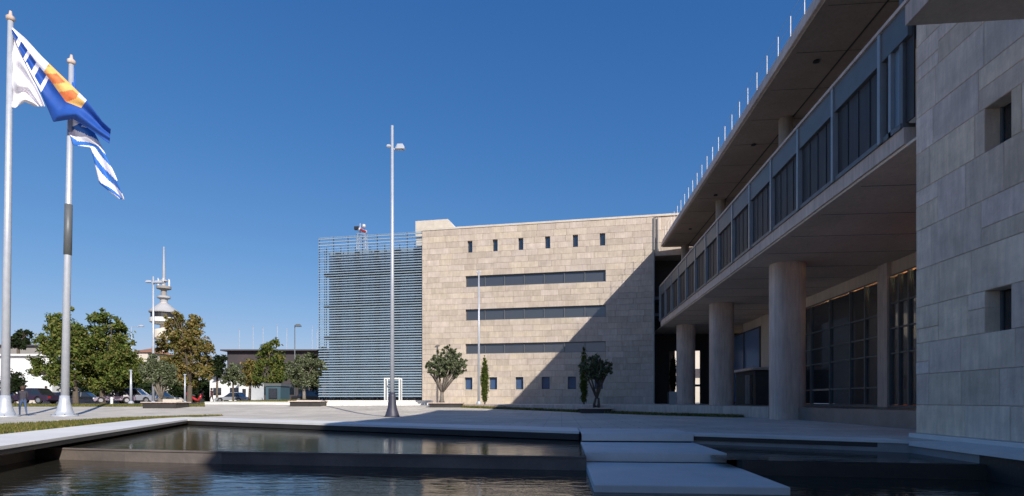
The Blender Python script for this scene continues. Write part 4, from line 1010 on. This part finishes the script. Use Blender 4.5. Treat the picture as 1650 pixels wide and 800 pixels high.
# ================================================================ people
def person(px, d, ht, rz, label, top, legs, hair=(.03, .02, .015), stride=.16, arm=.12, z=None):
    root = P(px, d, ramp(d) if z is None else z); t = thing('person', root, label, 'person', None, rz=rz); s = ht/1.72
    J = [  # x forward, y side, z, radius, parent
        ((0, 0, .93), .135, None), ((0, 0, 1.12), .125, 0), ((.01, 0, 1.32), .15, 1), ((.01, 0, 1.45), .075, 2), ((.02, 0, 1.53), .06, 3), ((.035, 0, 1.63), .10, 4), ((.02, 0, 1.70), .055, 5)]
    J = [(p, r, q) for p, r, q in J]
    for sd in (-1, 1):
        k = len(J); f = stride*sd
        J += [((0, .095*sd, .86), .088, 0), ((f*.7+.03, .10*sd, .48), .058, k), ((f*1.1-.05, .10*sd, .09), .04, k+1), ((f*1.1+.10, .105*sd, .035), .035, k+2)]
        k = len(J); g_ = -arm*sd
        J += [((0, .185*sd, 1.40), .055, 2), ((g_*.6-.02, .235*sd, 1.13), .04, k), ((g_*1.4+.06, .24*sd, .89), .03, k+1), ((g_*1.6+.1, .235*sd, .80), .03, k+2)]
    me = bpy.data.meshes.new('body'); me.from_pydata([tuple(c*s for c in j[0]) for j in J], [(i, j[2]) for i, j in enumerate(J) if j[2] is not None], [])
    o = bpy.data.objects.new('body', me); COL.objects.link(o)
    sk = o.modifiers.new('skin', 'SKIN'); sk.use_smooth_shade = True
    for i, j in enumerate(J): me.skin_vertices[0].data[i].radius = (j[1]*s, j[1]*s*(1.0)); me.skin_vertices[0].data[i].use_root = (i == 0)
    sb = o.modifiers.new('sub', 'SUBSURF'); sb.levels = 1; sb.render_levels = 1
    dg = bpy.context.evaluated_depsgraph_get(); m2 = bpy.data.meshes.new_from_object(o.evaluated_get(dg)); bpy.data.objects.remove(o)
    for c in (top, legs): m2.materials.append(c)
    m2.materials.append(M['skin']); m2.materials.append(M['black'])
    mi = []
    for p in m2.polygons:
        c = p.center/s
        mi.append(3 if c.z < .08 else 1 if c.z < .93 and abs(c.y) < .2 else 2 if (c.z > 1.47 or (abs(c.y) > .2 and c.z < .9)) else 0)
    m2.polygons.foreach_set('material_index', mi); m2.polygons.foreach_set('use_smooth', [True]*len(mi))
    o = bpy.data.objects.new('body', m2); COL.objects.link(o); o.parent = t
    MB().lathe([(.05, -.14), (.1, -.08), (.118, 0), (.1, .07), (.04, .115)], (.005*s, 0, 1.635*s), 12).build('hair', mat('hair', hair), t, world=False, smooth=True)
    b = MB()
    for sd in (-1, 1): b.lathe([(.012, -.01), (.015, 0), (.008, .012)], (.13*s, .035*sd, 1.62*s), 6)
    b.tube([(.125*s, 0, 1.61*s), (.155*s, 0, 1.585*s)], [.008, .016], 6); b.build('face', M['skin'], t, world=False)
    return t
cl = lambda n_, c: mat(n_, c, None, .85, 6, .2)
person(37, 30.5, 1.62, ANG+2.6, 'woman in dark jacket and blue jeans walking beside the left flagpole', cl('dark_jacket', (.05, .045, .06)), cl('blue_jeans', (.06, .1, .2)), (.06, .03, .02))
person(74, 56, 1.75, ANG-.4, 'person in brown coat standing left of the second flagpole', cl('brown_coat', (.12, .07, .06)), cl('dark_trousers', (.03, .03, .04)), stride=.06)
person(341, 62, 1.68, ANG+3, 'person in dark red coat walking right of the scooter', cl('maroon_coat', (.09, .02, .03)), cl('maroon_trousers', (.05, .02, .03)))
person(326, 66, 1.55, ANG+.6, 'person in a pink top between the scooter and the walker in maroon', cl('pink_top', (.5, .2, .22)), cl('grey_trousers', (.2, .17, .18)), stride=.05)
